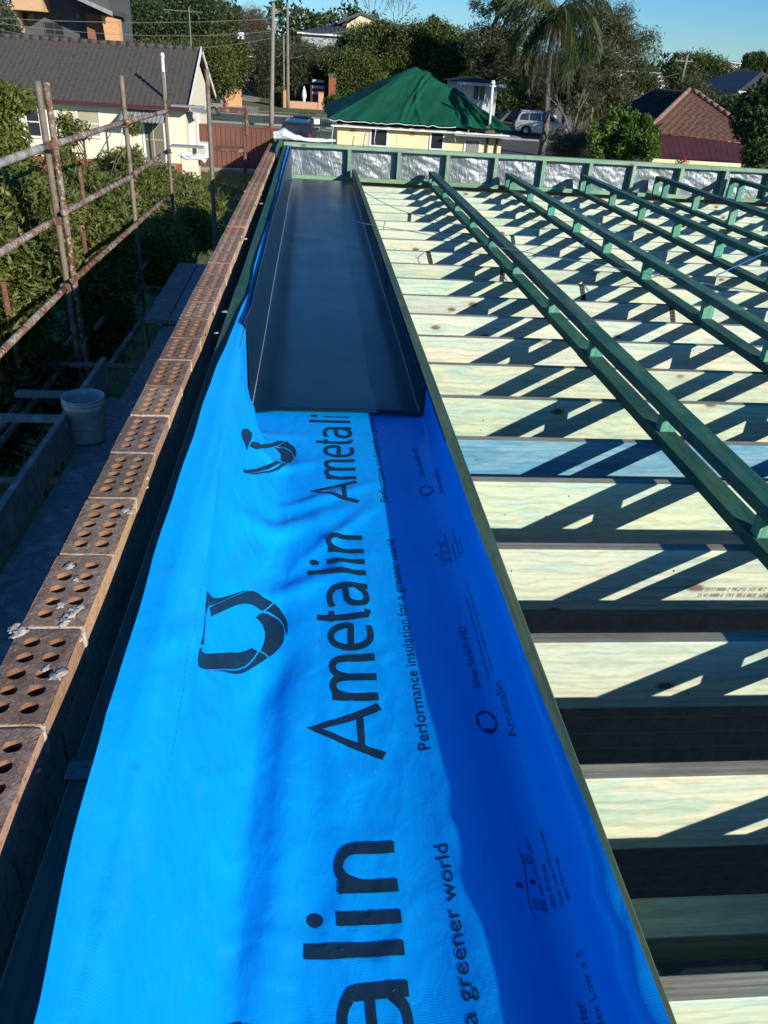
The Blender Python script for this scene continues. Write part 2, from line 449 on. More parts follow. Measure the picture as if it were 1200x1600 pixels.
# ------------------------------------------------------------------ mesh helpers
class MB:
    def __init__(s):
        s.v = []
        s.f = []
        s.mi = []

    def add(s, vs_, fs, mi=0):
        o = len(s.v)
        s.v += [tuple(v) for v in vs_]
        s.f += [tuple(i+o for i in f) for f in fs]
        s.mi += [mi]*len(fs)
        return s

    def box(s, a, b, mi=0, top=None):
        x0, y0, z0 = a
        x1, y1, z1 = b
        vs_ = [(x0, y0, z0), (x1, y0, z0), (x1, y1, z0), (x0, y1, z0), (x0, y0, z1), (x1, y0, z1), (x1, y1, z1), (x0, y1, z1)]
        fs = [(0, 3, 2, 1), (4, 5, 6, 7), (0, 1, 5, 4), (1, 2, 6, 5), (2, 3, 7, 6), (3, 0, 4, 7)]
        s.add(vs_, fs, mi)
        if top is not None:
            s.mi[-5] = top
        return s

    def cbox(s, a, b, c=0.002, mi=0, top=None):
        """box with small chamfers"""
        x = (a[0], a[0]+c, b[0]-c, b[0])
        y = (a[1], a[1]+c, b[1]-c, b[1])
        z = (a[2], a[2]+c, b[2]-c, b[2])
        vs_ = []
        idx = {}

        def g(i, j, k):
            key = (i, j, k)
            if key not in idx:
                idx[key] = len(vs_)
                vs_.append((x[i], y[j], z[k]))
            return idx[key]
        fs, mm = [], []

        def F(q, m=mi):
            fs.append(tuple(g(*t) for t in q))
            mm.append(m)
        F([(1, 1, 0), (1, 2, 0), (2, 2, 0), (2, 1, 0)])
        F([(1, 1, 3), (2, 1, 3), (2, 2, 3), (1, 2, 3)], mi if top is None else top)
        F([(1, 0, 1), (2, 0, 1), (2, 0, 2), (1, 0, 2)])
        F([(1, 3, 1), (1, 3, 2), (2, 3, 2), (2, 3, 1)])
        F([(0, 1, 1), (0, 1, 2), (0, 2, 2), (0, 2, 1)])
        F([(3, 1, 1), (3, 2, 1), (3, 2, 2), (3, 1, 2)])
        for (i, ii) in ((0, 1), (3, 2)):
            for (j, jj) in ((0, 1), (3, 2)):
                F([(i, jj, 1), (i, jj, 2), (ii, j, 2), (ii, j, 1)])
                F([(i, 1, jj), (i, 2, jj), (ii, 2, j), (ii, 1, j)])
                F([(1, i, jj), (2, i, jj), (2, ii, j), (1, ii, j)])
        for (i, ii) in ((0, 1), (3, 2)):
            for (j, jj) in ((0, 1), (3, 2)):
                for (k, kk) in ((0, 1), (3, 2)):
                    F([(i, jj, kk), (ii, j, kk), (ii, jj, k)])
        o = len(s.v)
        s.v += vs_
        s.f += [tuple(q+o for q in f) for f in fs]
        s.mi += mm
        return s

    def tube(s, pts, r, n=10, mi=0, cap=True):
        pts = [Vector(p) for p in pts]
        rs = r if isinstance(r, (list, tuple)) else [r]*len(pts)
        o = len(s.v)
        prev = None
        for i, p in enumerate(pts):
            d = (pts[min(i+1, len(pts)-1)]-pts[max(i-1, 0)]).normalized()
            if prev is None:
                a = d.orthogonal().normalized()
            else:
                a = (prev - d*prev.dot(d)).normalized()
            prev = a
            b = d.cross(a)
            for k in range(n):
                t = 2*pi*k/n
                s.v.append(tuple(p+(a*math.cos(t)+b*math.sin(t))*rs[i]))
        for i in range(len(pts)-1):
            for k in range(n):
                k2 = (k+1) % n
                s.f.append((o+i*n+k, o+i*n+k2, o+(i+1)*n+k2, o+(i+1)*n+k))
                s.mi.append(mi)
        if cap:
            s.f.append(tuple(o+k for k in range(n))[::-1])
            s.f.append(tuple(o+(len(pts)-1)*n+k for k in range(n)))
            s.mi += [mi, mi]
        return s

    def grid(s, fn, nu, nv, mi=0, flip=False):
        o = len(s.v)
        for i in range(nu+1):
            for j in range(nv+1):
                s.v.append(tuple(fn(i/nu, j/nv)))
        for i in range(nu):
            for j in range(nv):
                a = o+i*(nv+1)+j
                q = (a, a+nv+1, a+nv+2, a+1)
                s.f.append(q[::-1] if flip else q)
                s.mi.append(mi)
        return s

    def poly(s, pts, mi=0):
        o = len(s.v)
        s.v += [tuple(p) for p in pts]
        s.f.append(tuple(range(o, o+len(pts))))
        s.mi.append(mi)
        return s

    def prism(s, pts, off, mi=0):
        """polygon extruded by vector off"""
        n = len(pts)
        o = len(s.v)
        off = Vector(off)
        s.v += [tuple(p) for p in pts] + [tuple(Vector(p)+off) for p in pts]
        s.f.append(tuple(range(o, o+n))[::-1])
        s.f.append(tuple(range(o+n, o+2*n)))
        for i in range(n):
            j = (i+1) % n
            s.f.append((o+i, o+j, o+n+j, o+n+i))
        s.mi += [mi]*(n+2)
        return s

    def mesh(s, name, mats, smooth=False, fix=True):
        me = bpy.data.meshes.new(name)
        me.from_pydata(s.v, [], s.f)
        for m in (mats if isinstance(mats, (list, tuple)) else [mats]):
            me.materials.append(M[m] if isinstance(m, str) else m)
        me.polygons.foreach_set('material_index', s.mi)
        if fix:
            bm = bmesh.new()
            bm.from_mesh(me)
            bmesh.ops.recalc_face_normals(bm, faces=bm.faces)
            bm.to_mesh(me)
            bm.free()
        if smooth:
            me.polygons.foreach_set('use_smooth', [True]*len(me.polygons))
        me.update()
        return me

    def build(s, name, mats, parent=None, smooth=False, loc=None, kind=None, fix=True):
        o = bpy.data.objects.new(name, s.mesh(name, mats, smooth, fix))
        COL.objects.link(o)
        if parent is not None:
            o.parent = parent
        if loc is not None:
            o.location = loc
        if kind:
            o['kind'] = kind
        return o


def tag(o, label, cat, group=None):
    o['label'] = label
    o['category'] = cat
    if group:
        o['group'] = group
    return o


def thing(name, label, cat, loc=(0, 0, 0), group=None, rz=0.0):
    o = bpy.data.objects.new(name, None)
    COL.objects.link(o)
    o.location = loc
    o.rotation_euler = (0, 0, rz)
    return tag(o, label, cat, group)


def place(me, name, parent=None, loc=(0, 0, 0), rot=(0, 0, 0), scale=None):
    o = bpy.data.objects.new(name, me)
    COL.objects.link(o)
    o.parent = parent
    o.location = loc
    o.rotation_euler = rot
    if scale:
        o.scale = scale
    return o


def copy_tree(o, parent=None):
    c = o.copy()
    COL.objects.link(c)
    c.parent = parent
    for ch in o.children:
        copy_tree(ch, c)
    return c


def struct(o):
    o['kind'] = 'structure'
    return o


def catmull(pts, n=6):
    out = []
    P_ = [pts[0]]+list(pts)+[pts[-1]]
    for i in range(1, len(P_)-2):
        p0, p1, p2, p3 = [np.array(q, float) for q in P_[i-1:i+3]]
        for k in range(n):
            t = k/n
            out.append(tuple(0.5*((2*p1)+(-p0+p2)*t+(2*p0-5*p1+4*p2-p3)*t*t+(-p0+3*p1-3*p2+p3)*t**3)))
    out.append(tuple(pts[-1]))
    return out


def quads_np(name, V, mat_, parent=None, kind='stuff', loc=None):
    """V: (n,4,3) array of quads"""
    n = len(V)
    me = bpy.data.meshes.new(name)
    me.vertices.add(n*4)
    me.vertices.foreach_set('co', V.reshape(-1).astype(np.float32))
    me.loops.add(n*4)
    me.loops.foreach_set('vertex_index', np.arange(n*4, dtype=np.int32))
    me.polygons.add(n)
    me.polygons.foreach_set('loop_start', np.arange(0, n*4, 4, dtype=np.int32))
    me.polygons.foreach_set('loop_total', np.full(n, 4, dtype=np.int32))
    me.materials.append(M[mat_])
    me.update(calc_edges=True)
    o = bpy.data.objects.new(name, me)
    COL.objects.link(o)
    o.parent = parent
    if loc is not None:
        o.location = loc
    if kind:
        o['kind'] = kind
    return o


def leaves(C, L, W, rs, droop=0.0, outward=None):
    """leaf quads at centres C (n,3) with length L, width W; random orientation"""
    n = len(C)
    d = rs.normal(size=(n, 3))
    d[:, 2] -= droop*1.5
    if outward is not None:
        d += outward*0.8
    d /= np.linalg.norm(d, axis=1)[:, None]
    q = rs.normal(size=(n, 3))
    w = np.cross(d, q)
    w /= np.linalg.norm(w, axis=1)[:, None]+1e-9
    l = L*rs.uniform(0.6, 1.25, n)[:, None]
    ww = W*rs.uniform(0.7, 1.2, n)[:, None]
    up = np.cross(w, d)*ww*0.25
    return np.stack([C-d*l/2, C-w*ww/2+up, C+d*l/2, C+w*ww/2+up], axis=1)


def crown_points(blobs, nclump, nleaf, spread, rs, shell=(0.55, 1.0), flat=0.8):
    """clump centres near the surface of ellipsoids and leaf centres round them"""
    vol = np.array([b[1][0]*b[1][1]+b[1][1]*b[1][2]+b[1][0]*b[1][2] for b in blobs])
    pick = rs.choice(len(blobs), nclump, p=vol/vol.sum())
    c = np.array([b[0] for b in blobs], float)[pick]
    r = np.array([b[1] for b in blobs], float)[pick]
    u = rs.normal(size=(nclump, 3))
    u /= np.linalg.norm(u, axis=1)[:, None]
    cc = c+u*r*rs.uniform(shell[0], shell[1], nclump)[:, None]
    sz = spread*rs.uniform(0.6, 1.4, nclump)
    k = rs.integers(int(nleaf*0.6), int(nleaf*1.4)+1, nclump)
    idx = np.repeat(np.arange(nclump), k)
    g = rs.normal(size=(len(idx), 3))
    g[:, 2] *= flat
    g /= np.maximum(1.0, np.linalg.norm(g, axis=1)/1.5)[:, None]
    return cc[idx]+g*sz[idx][:, None]*0.6, cc, u[idx]


def tree(name, label, base, blobs, mat_, trunk_r=0.25, nclump=160, nleaf=70, spread=0.7, leaf=(0.3, 0.12), bark='bark', seed=1, shell=(0.55, 1.0), limbs=14, cat='tree', group=None, droop=0.0, trunk_top=None, lean=(0, 0), flat=0.8):
    rs = np.random.default_rng(seed)
    base = Vector(base)
    t = thing(name, label, cat, base, group)
    rel = [((Vector(c)-base), r) for c, r in blobs]
    pts, cc, out = crown_points([(tuple(c), r) for c, r in rel], nclump, nleaf, spread, rs, shell, flat)
    quads_np('crown', leaves(pts, leaf[0], leaf[1], rs, droop, out), mat_, t)
    zs = [c.z for c, _ in rel]
    top = Vector(trunk_top)-base if trunk_top is not None else sum((c for c, _ in rel), Vector())/len(rel)
    tr = MB()
    path = []
    k = 6
    for i in range(k+1):
        f = i/k
        w = 0.05*top.length*(math.sin(3.1*f*pi*0.7+seed)*f*(1-f)*2)
        path.append((top.x*f+w, top.y*f, top.z*f))
    tr.tube(path, [trunk_r*(1-0.6*i/k) for i in range(k+1)], 8)
    tr.build('trunk', bark, t, smooth=True)
    if limbs:
        lb = MB()
        ids = rs.choice(len(cc), min(limbs, len(cc)), replace=False)
        for i in ids:
            e = Vector(cc[i])
            f = rs.uniform(0.45, 0.95)
            a = Vector(path[0]).lerp(Vector(path[-1]), f)
            mid = a.lerp(e, 0.5)+Vector((0, 0, 0.08*(e-a).length))
            lb.tube([a, mid, e], [trunk_r*0.35, trunk_r*0.2, trunk_r*0.06], 5, cap=False)
        lb.build('branches', bark, t, smooth=True, kind='stuff')
    return t


# ================================================================== ROOF BEING BUILT
GZ = -4.5          # ground level
ZJ = -1.298        # top of the joists
YP = 10.28         # near face of the far parapet frame

# ------------------------------------------------------------------ brick wall
def brick_mesh(name, seed, holes=True):
    r = random.Random(seed)
    L, W, H = 0.230, 0.110, 0.076
    b = MB()
    x0, y0 = -W/2, -L/2
    mx, my = 0.011, 0.016
    cw, cl = (W-2*mx)/2, (L-2*my)/5
    N = 16
    depth = 0.055

    def q(ax, ay, bx, by):
        b.add([(ax, ay, 0), (bx, ay, 0), (bx, by, 0), (ax, by, 0)], [(0, 1, 2, 3)], 0)
    for i in range(2):
        for j in range(5):
            ax, ay = x0+mx+i*cw, y0+my+j*cl
            cx, cy = ax+cw/2+r.uniform(-.001, .001), ay+cl/2+r.uniform(-.001, .001)
            ro = 0.0138*r.uniform(0.93, 1.06)
            sq = []
            for k in range(N):
                s_, m = divmod(k, 4)
                f = m/4
                sq.append([(ax+cw*f, ay), (ax+cw, ay+cl*f), (ax+cw*(1-f), ay+cl), (ax, ay+cl*(1-f))][s_])
            ci = []
            for k in range(N):
                t = -3*pi/4+2*pi*k/N
                ci.append((cx+ro*math.cos(t)*1.06, cy+ro*math.sin(t)*0.95))
            dd = depth if r.random() > 0.15 else 0.02
            vs_ = [(x, y, 0) for x, y in sq]+[(x, y, 0) for x, y in ci]+[(x, y, -dd) for x, y in ci]
            fs = []
            mi = []
            for k in range(N):
                k2 = (k+1) % N
                b.add([vs_[k], vs_[k2], vs_[N+k2], vs_[N+k]], [(0, 1, 2, 3)], 0)
                b.add([vs_[N+k], vs_[N+k2], vs_[2*N+k2], vs_[2*N+k]], [(0, 1, 2, 3)], 2)
            b.add(vs_[2*N:], [tuple(range(N))], 3)
    # margins round the core field
    for i in range(2):
        ax = x0+mx+i*cw
        for m in range(4):
            q(ax+cw*m/4, y0, ax+cw*(m+1)/4, y0+my)
            q(ax+cw*m/4, -y0-my, ax+cw*(m+1)/4, -y0)
    for sx in (0, 1):
        xa, xb = (x0, x0+mx) if sx == 0 else (-x0-mx, -x0)
        q(xa, y0, xb, y0+my)
        q(xa, -y0-my, xb, -y0)
        for j in range(5):
            for m in range(4):
                q(xa, y0+my+cl*(j+m/4), xb, y0+my+cl*(j+(m+1)/4))
    b.add([(x0, y0, -H), (-x0, y0, -H), (-x0, -y0, -H), (x0, -y0, -H)], [(3, 2, 1, 0)], 0)
    b.add([(x0, y0, 0), (x0, -y0, 0), (x0, -y0, -H), (x0, y0, -H)], [(0, 1, 2, 3)], 1)
    b.add([(-x0, y0, 0), (-x0, -y0, 0), (-x0, -y0, -H), (-x0, y0, -H)], [(3, 2, 1, 0)], 1)
    b.add([(x0, y0, 0), (-x0, y0, 0), (-x0, y0, -H), (x0, y0, -H)], [(3, 2, 1, 0)], 1)
    b.add([(x0, -y0, 0), (-x0, -y0, 0), (-x0, -y0, -H), (x0, -y0, -H)], [(0, 1, 2, 3)], 1)
    me = bpy.data.meshes.new(name)
    me.from_pydata(b.v, [], b.f)
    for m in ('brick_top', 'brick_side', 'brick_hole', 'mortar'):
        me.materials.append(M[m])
    me.polygons.foreach_set('material_index', b.mi)
    bm = bmesh.new()
    bm.from_mesh(me)
    bmesh.ops.remove_doubles(bm, verts=bm.verts, dist=1e-5)
    for v in bm.verts:
        n_ = noise.noise_vector(v.co*60+Vector((seed*9, 0, 0)))
        v.co += n_*0.0012
        if abs(v.co.x) > W/2-0.004 and abs(v.co.z) < 0.004:
            v.co.z -= abs(n_.y)*0.003
    bmesh.ops.recalc_face_normals(bm, faces=bm.faces)
    bm.to_mesh(me)
    bm.free()
    return me


WALL_TOP = -0.9176
WX = -0.4604
wall = thing('brick_wall', 'brown perforated brick outer wall topped with an open course of cored bricks', 'wall', (WX, 0, 0))
brick_vars = [brick_mesh('brick_mesh_%s' % 'abcdef'[i], i+1) for i in range(6)]
yj = 0.896
mort = MB()
for i in range(-6, 40):
    yc = yj+0.24*i-0.12
    if yc > 10.25:
        break
    o = place(rnd.choice(brick_vars), 'brick', wall, (rnd.uniform(-.0015, .0015), yc, WALL_TOP+rnd.uniform(-.0012, .0012)),
              (R(rnd.uniform(-.25, .25)), R(rnd.uniform(-.3, .3)), R(rnd.uniform(-.3, .3))+(pi if rnd.random() < .5 else 0)))
    # perpend joint
    a, b_ = yc+0.1135, yc+0.1265
    def pj(u, v, a=a, b_=b_):
        x = -0.056+u*0.112
        y = a+v*(b_-a)
        zz = -0.003-0.003*noise.noise(Vector((x*60, y*80, 2)))-(0.0015 if 0.1 < v < 0.9 else 0.0)+(-0.004 if u in (0, 1) else 0)
        return (x, y, WALL_TOP+zz)
    mort.grid(pj, 14, 3)
    mort.box((-0.054, a+.0005, WALL_TOP-0.08), (0.056+rnd.uniform(-.002, .002), b_-.0005, WALL_TOP-0.009))


def blob(b, c, r, seed, n=8, squash=0.5):
    c = Vector(c)

    def fn(u, v):
        th, ph = u*pi, v*2*pi
        d = Vector((math.sin(th)*math.cos(ph), math.sin(th)*math.sin(ph), math.cos(th)))
        k = 1+0.9*noise.noise(d*1.8+Vector((seed*3.1, 0, 0)))+0.35*noise.noise(d*5+Vector((seed, 4, 0)))
        return (c.x+d.x*r[0]*k, c.y+d.y*r[1]*k, c.z+d.z*r[2]*k*squash)
    b.grid(fn, n, n*2)


def onwall(px, py):
    q = P(px, py, z=WALL_TOP)
    return (q.x-WX, q.y, WALL_TOP+0.002)


for k, (px, py, r) in enumerate([(112, 958, .016), (100, 972, .013), (125, 948, .010), (95, 945, .011), (30, 988, .017), (22, 982, .012), (92, 1052, .014), (84, 1058, .009), (98, 1050, .008), (196, 797, .010), (204, 800, .009), (118, 905, .007), (108, 884, .011), (72, 1044, .007), (350, 487, .014), (382, 373, .02), (407, 318, .02), (338, 520, .01)]):
    c = onwall(px, py)
    blob(mort, (c[0], c[1], c[2]-.002), (r*.75, r*.95, r*.3), k, 12)
for k in range(70):
    y = rnd.uniform(0.3, 10)
    blob(mort, (rnd.choice((-.054, .055)) + rnd.uniform(-.006, .004), y, WALL_TOP-rnd.uniform(.0, .05)), (rnd.uniform(.003, .008),)*3, k+40, 5)
mort.build('mortar', 'mortar', wall, smooth=True, kind='stuff')
cb = MB()
for c_ in range(1, 9):
    z1 = WALL_TOP-0.086*c_
    y = -0.6+(0.12 if c_ % 2 else 0)
    while y < 10.2:
        cb.box((-0.054+rnd.uniform(-.001, .001), y+.005, z1-.076), (0.054+rnd.uniform(-.001, .001), y+.235, z1))
        y += 0.24
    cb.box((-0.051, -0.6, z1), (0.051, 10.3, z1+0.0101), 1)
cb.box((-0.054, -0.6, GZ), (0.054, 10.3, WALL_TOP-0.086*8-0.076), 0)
cb.build('lower_courses', ['brick_side', 'mortar'], wall, kind='stuff')

# ------------------------------------------------------------------ timber frame wall carrying the left side of the gutter
fw = thing('timber_wall_frame', 'dark green timber stud wall between the brick wall and the blue membrane', 'wall frame', (0, 0, 0))
PLX0, PLX1, PLZ = -0.345, -0.257, -0.930
ys = [-0.5, 3.62, 7.25, 10.27]
for i in range(3):
    b = MB()
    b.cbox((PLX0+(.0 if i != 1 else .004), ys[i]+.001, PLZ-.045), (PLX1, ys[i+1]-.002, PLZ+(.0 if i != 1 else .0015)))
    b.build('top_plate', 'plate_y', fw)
y = 0.2
while y < 10:
    MB().cbox((PLX0, y, GZ+.35), (PLX1, y+.045, PLZ-.0455)).build('stud', 'plate_y', fw)
    y += 0.6
# strap nailed over the plate
b = MB()
y0 = 0.800
b.cbox((PLX0-.004, y0, PLZ+.001), (-.295, y0+.034, PLZ+.0035), .0008)
b.cbox((PLX0-.006, y0, PLZ-.12), (PLX0-.0035, y0+.034, PLZ+.0033), .0008)
for (x, yy) in ((-.315, .008), (-.328, .025), (-.305, .020)):
    b.tube([(x, y0+yy, PLZ+.003), (x, y0+yy, PLZ+.0052)], .0032, 8)
b.build('strap', 'galv', fw)

# ------------------------------------------------------------------ blue membrane
CS = [(-.345, -.912), (-.30, -.916), (-.265, -.921), (-.247, -.95), (-.226, -1.02), (-.199, -1.11), (-.168, -1.19), (-.138, -1.245), (-.108, -1.278), (-.07, -1.291), (0, -1.292), (.1, -1.292), (.2, -1.292), (.3, -1.292), (.37, -1.291), (.42, -1.283), (.455, -1.262), (.473, -1.225), (.480, -1.175), (.484, -1.156), (.50, -1.149), (.535, -1.149)]
_i0 = 10
CSS = [0.0]*len(CS)
for i in range(_i0+1, len(CS)):
    CSS[i] = CSS[i-1]+math.hypot(CS[i][0]-CS[i-1][0], CS[i][1]-CS[i-1][1])
for i in range(_i0-1, -1, -1):
    CSS[i] = CSS[i+1]-math.hypot(CS[i][0]-CS[i+1][0], CS[i][1]-CS[i+1][1])
_ss = np.linspace(CSS[0], CSS[-1], 500)
_cx = np.interp(_ss, CSS, [c[0] for c in CS])
_cz = np.interp(_ss, CSS, [c[1] for c in CS])
# same arc positions pressed square into the corners where the steel tray lies
TX = [-.345, -.30, -.268, -.2568, -.2562, -.2555, -.2545, -.20, -.13, -.08, 0, .1, .2, .3, .37, .42, .4800, .4815, .4825, .4835, .50, .535]
TZ = [-.914, -.918, -.924, -.945, -1.06, -1.18, -1.2935, -1.295, -1.295, -1.295, -1.295, -1.295, -1.295, -1.295, -1.295, -1.295, -1.2945, -1.25, -1.20, -1.157, -1.150, -1.149]
_k = np.hanning(19)
_k /= _k.sum()
_cx = np.convolve(np.pad(_cx, 9, mode='reflect', reflect_type='odd'), _k, 'valid')
_cz = np.convolve(np.pad(_cz, 9, mode='reflect', reflect_type='odd'), _k, 'valid')


SP = CSS[2]        # arc position where the sheet turns over the wall plate


def sm(a, b, x):
    t = min(1, max(0, (x-a)/(b-a)))
    return t*t*(3-2*t)


def edgeL(y):      # arc position of the free left edge on the wall plate
    k = [(-.2, -.54), (.46, -.555), (.66, -.571), (.9, -.590), (1.34, -.595), (2.1, -.592), (2.68, -.584), (3.05, -.574), (3.5, -.553), (4.0, -.56), (4.46, -.562), (5.44, -.548), (7.8, -.562), (10.2, -.568)]
    return SP+.5435+float(np.interp(y, [q[0] for q in k], [q[1] for q in k]))+0.0015*math.sin(y*7.3)+0.001*math.sin(y*17)


def edgeR(y):      # arc position of the free right edge on the beam
    k = [(-.2, .608), (.45, .605), (.55, .603), (.8, .598), (1.0, .593), (1.4, .583), (1.8, .578), (2.2, .575), (3.0, .570), (10.2, .565)]
    return float(np.interp(y, [q[0] for q in k], [q[1] for q in k]))+0.0015*math.sin(y*9)


def ridge(s, y, s0, y0, ang, ls, lw, h):
    """long smooth wrinkle: centre (s0,y0), direction ang from +Y, length ls, width lw, height h"""
    dx, dy = s-s0, y-y0
    c, s_ = math.cos(ang), math.sin(ang)
    al = dx*s_+dy*c
    ac = dx*c-dy*s_
    return h*math.exp(-(al/ls)**2-(ac/lw)**2)


WR = [(-.06, 0.85, R(4), .55, .050, .017), (-.135, 0.8, R(4), .6, .045, -.006), (-.27, 1.0, R(8), .5, .055, .014), (-.33, 1.5, R(3), .5, .05, -.006),
      (-.04, 1.75, R(52), .20, .035, .010), (-.12, 2.02, R(50), .24, .040, .014), (.05, 2.28, R(58), .18, .03, .009), (-.22, 1.72, R(20), .25, .04, .012),
      (-.16, 2.45, R(60), .18, .03, .010), (.09, 2.05, R(35), .20, .022, .006), (.10, 1.85, R(-12), .35, .03, .006), (-.2, 2.75, R(75), .2, .03, .010),
      (.05, 1.2, R(-6), .4, .04, .004), (-.42, 0.9, R(5), .5, .04, .010), (-.45, 1.6, R(-6), .4, .03, .010),
      (-.40, 2.3, R(14), .35, .03, .010), (-.47, 1.15, R(30), .10, .02, .006), (-.12, 1.30, R(25), .22, .035, -.007)]


def crease(s, y):
    """sharp little folds of stiff plastic"""
    a = abs(noise.noise(Vector((s*6+y*3, y*5-s*4, 21.0))))
    b = abs(noise.noise(Vector((s*17-y*5, y*9+s*6, 33.0))))
    m = max(0, noise.noise(Vector((s*3, y*2.2, 44.0)))+.35)*(1-.8*sm(.12, .24, s))
    return (0.0028*max(0, 1-a*4)**2+0.0024*max(0, 1-b*4)**2)*m


def wrinkle(s, y):
    h = 0
    for w in WR:
        h += ridge(s, y, *w)
    if y > 2.0:
        h *= 1-sm(2.62, 2.95, y)
    h *= 1.35
    h += 0.034*math.exp(-((s-.33)/.09)**2)*sm(2.2, .6, y)
    n = noise.noise(Vector((s*5, y*3.2, 1.7)))*0.006*(1-.75*sm(.12, .22, s)) + noise.noise(Vector((s*14, y*8, 5.1)))*0.0026*(1-.6*sm(.15, .25, s)) + crease(s, y) + noise.noise(Vector((s*34+y*12, y*22, 9.1)))*0.0007
    return h+n*(1-sm(2.6, 3.0, y)*0.9)


def membrane_point(s, y, off=0.0):
    x = float(np.interp(s, _ss, _cx))
    z = float(np.interp(s, _ss, _cz))
    if y > 2.5:
        f = sm(2.5, 2.93, y)
        x += (float(np.interp(s, CSS, TX))-x)*f
        z += (float(np.interp(s, CSS, TZ))-z)*f
    e = 0.004
    nx = -(float(np.interp(s+e, _ss, _cz))-float(np.interp(s-e, _ss, _cz)))
    nz = float(np.interp(s+e, _ss, _cx))-float(np.interp(s-e, _ss, _cx))
    l = math.hypot(nx, nz)+1e-9
    nx, nz = nx/l, nz/l
    amp = 1.0
    if s > .40:
        amp = 1-sm(.40, .50, s)*0.8
    if s < SP+.0135:
        amp = 0.25
    h = (wrinkle(s, y)+0.0035*(1-sm(2.6, 3.0, y)))*amp+off
    if s > .44:      # soft billows of the sheet where it climbs the beam
        h += 0.011*math.exp(-((y-.60)/.06)**2-((s-.560)/.028)**2)+0.009*math.exp(-((y-.74)/.045)**2-((s-.560)/.022)**2)
    x += nx*h
    z += nz*h
    if s < SP+.0085:    # the free edge curls up off the plate
        f = min(1, (SP+.0085-s)/max(.012, SP+.0085-edgeL(y)))
        z += f*f*(0.013+0.004*math.sin(y*3.1+1)+0.032*(1-sm(.60, 1.0, y)))*(1-.7*sm(2.2, 3.0, y))
    if s > .566:     # near edge stands up and leans over the beam
        z += (s-.566)*0.30*(1-sm(1.8, 2.7, y))
    # the sheet rests on the timber: keep it outside the plate and the beam
    m = .0025+off
    if x < -.257+m and z < -.930+m:
        if -.257+m-x < -.930+m-z:
            x = -.257+m
        else:
            z = -.930+m
    if x > .4845-m and z < -1.155+m:
        if x-.4845+m < -1.155+m-z:
            x = .4845-m
        else:
            z = -1.155+m
    return Vector((x, y, z))


sheet = thing('building_membrane', 'bright blue printed plastic membrane lining the open box gutter', 'membrane', (0, 0, 0))


def sheet_strip(y0, y1, ny, ns, hem=True):
    b = MB()

    def fn(u, v):
        y = y0+(y1-y0)*v
        s = edgeL(y)+(edgeR(y)-edgeL(y))*u
        return membrane_point(s, y)
    b.grid(fn, ns, ny, flip=True)
    return b


b = sheet_strip(-0.1, 3.3, 340, 150)
o2 = len(b.v)
c = sheet_strip(3.3, 10.22, 120, 60)
b.add(c.v, c.f)
b.build('membrane_sheet', 'membrane', sheet, smooth=True, fix=False)


def on_sheet(b, pts_fn_polys, off):
    """polygons in (s, y) are cut to a fine grid and laid on the sheet"""
    bm = bmesh.new()
    for poly in pts_fn_polys:
        vs_ = [bm.verts.new((q[0], q[1], 0)) for q in poly]
        try:
            bm.faces.new(vs_)
        except ValueError:
            pass
    cut_and_lay(bm, b, off)


def cut_and_lay(bm, b, off, step=0.012):
    bmesh.ops.triangulate(bm, faces=bm.faces)
    if not bm.verts:
        return
    for ax in (0, 1):
        lo = min(v.co[ax] for v in bm.verts)
        hi = max(v.co[ax] for v in bm.verts)
        t = math.floor(lo/step)*step+step
        while t < hi:
            co = [0, 0, 0]
            no = [0, 0, 0]
            co[ax] = t
            no[ax] = 1
            bmesh.ops.bisect_plane(bm, geom=bm.verts[:]+bm.edges[:]+bm.faces[:], plane_co=co, plane_no=no)
            t += step
    bm.verts.ensure_lookup_table()
    bm.verts.index_update()
    V = [membrane_point(v.co.x, v.co.y, off) for v in bm.verts]
    F = [tuple(v.index for v in f.verts) for f in bm.faces if f.calc_area() > 1e-10]
    b.add(V, F)
    bm.free()


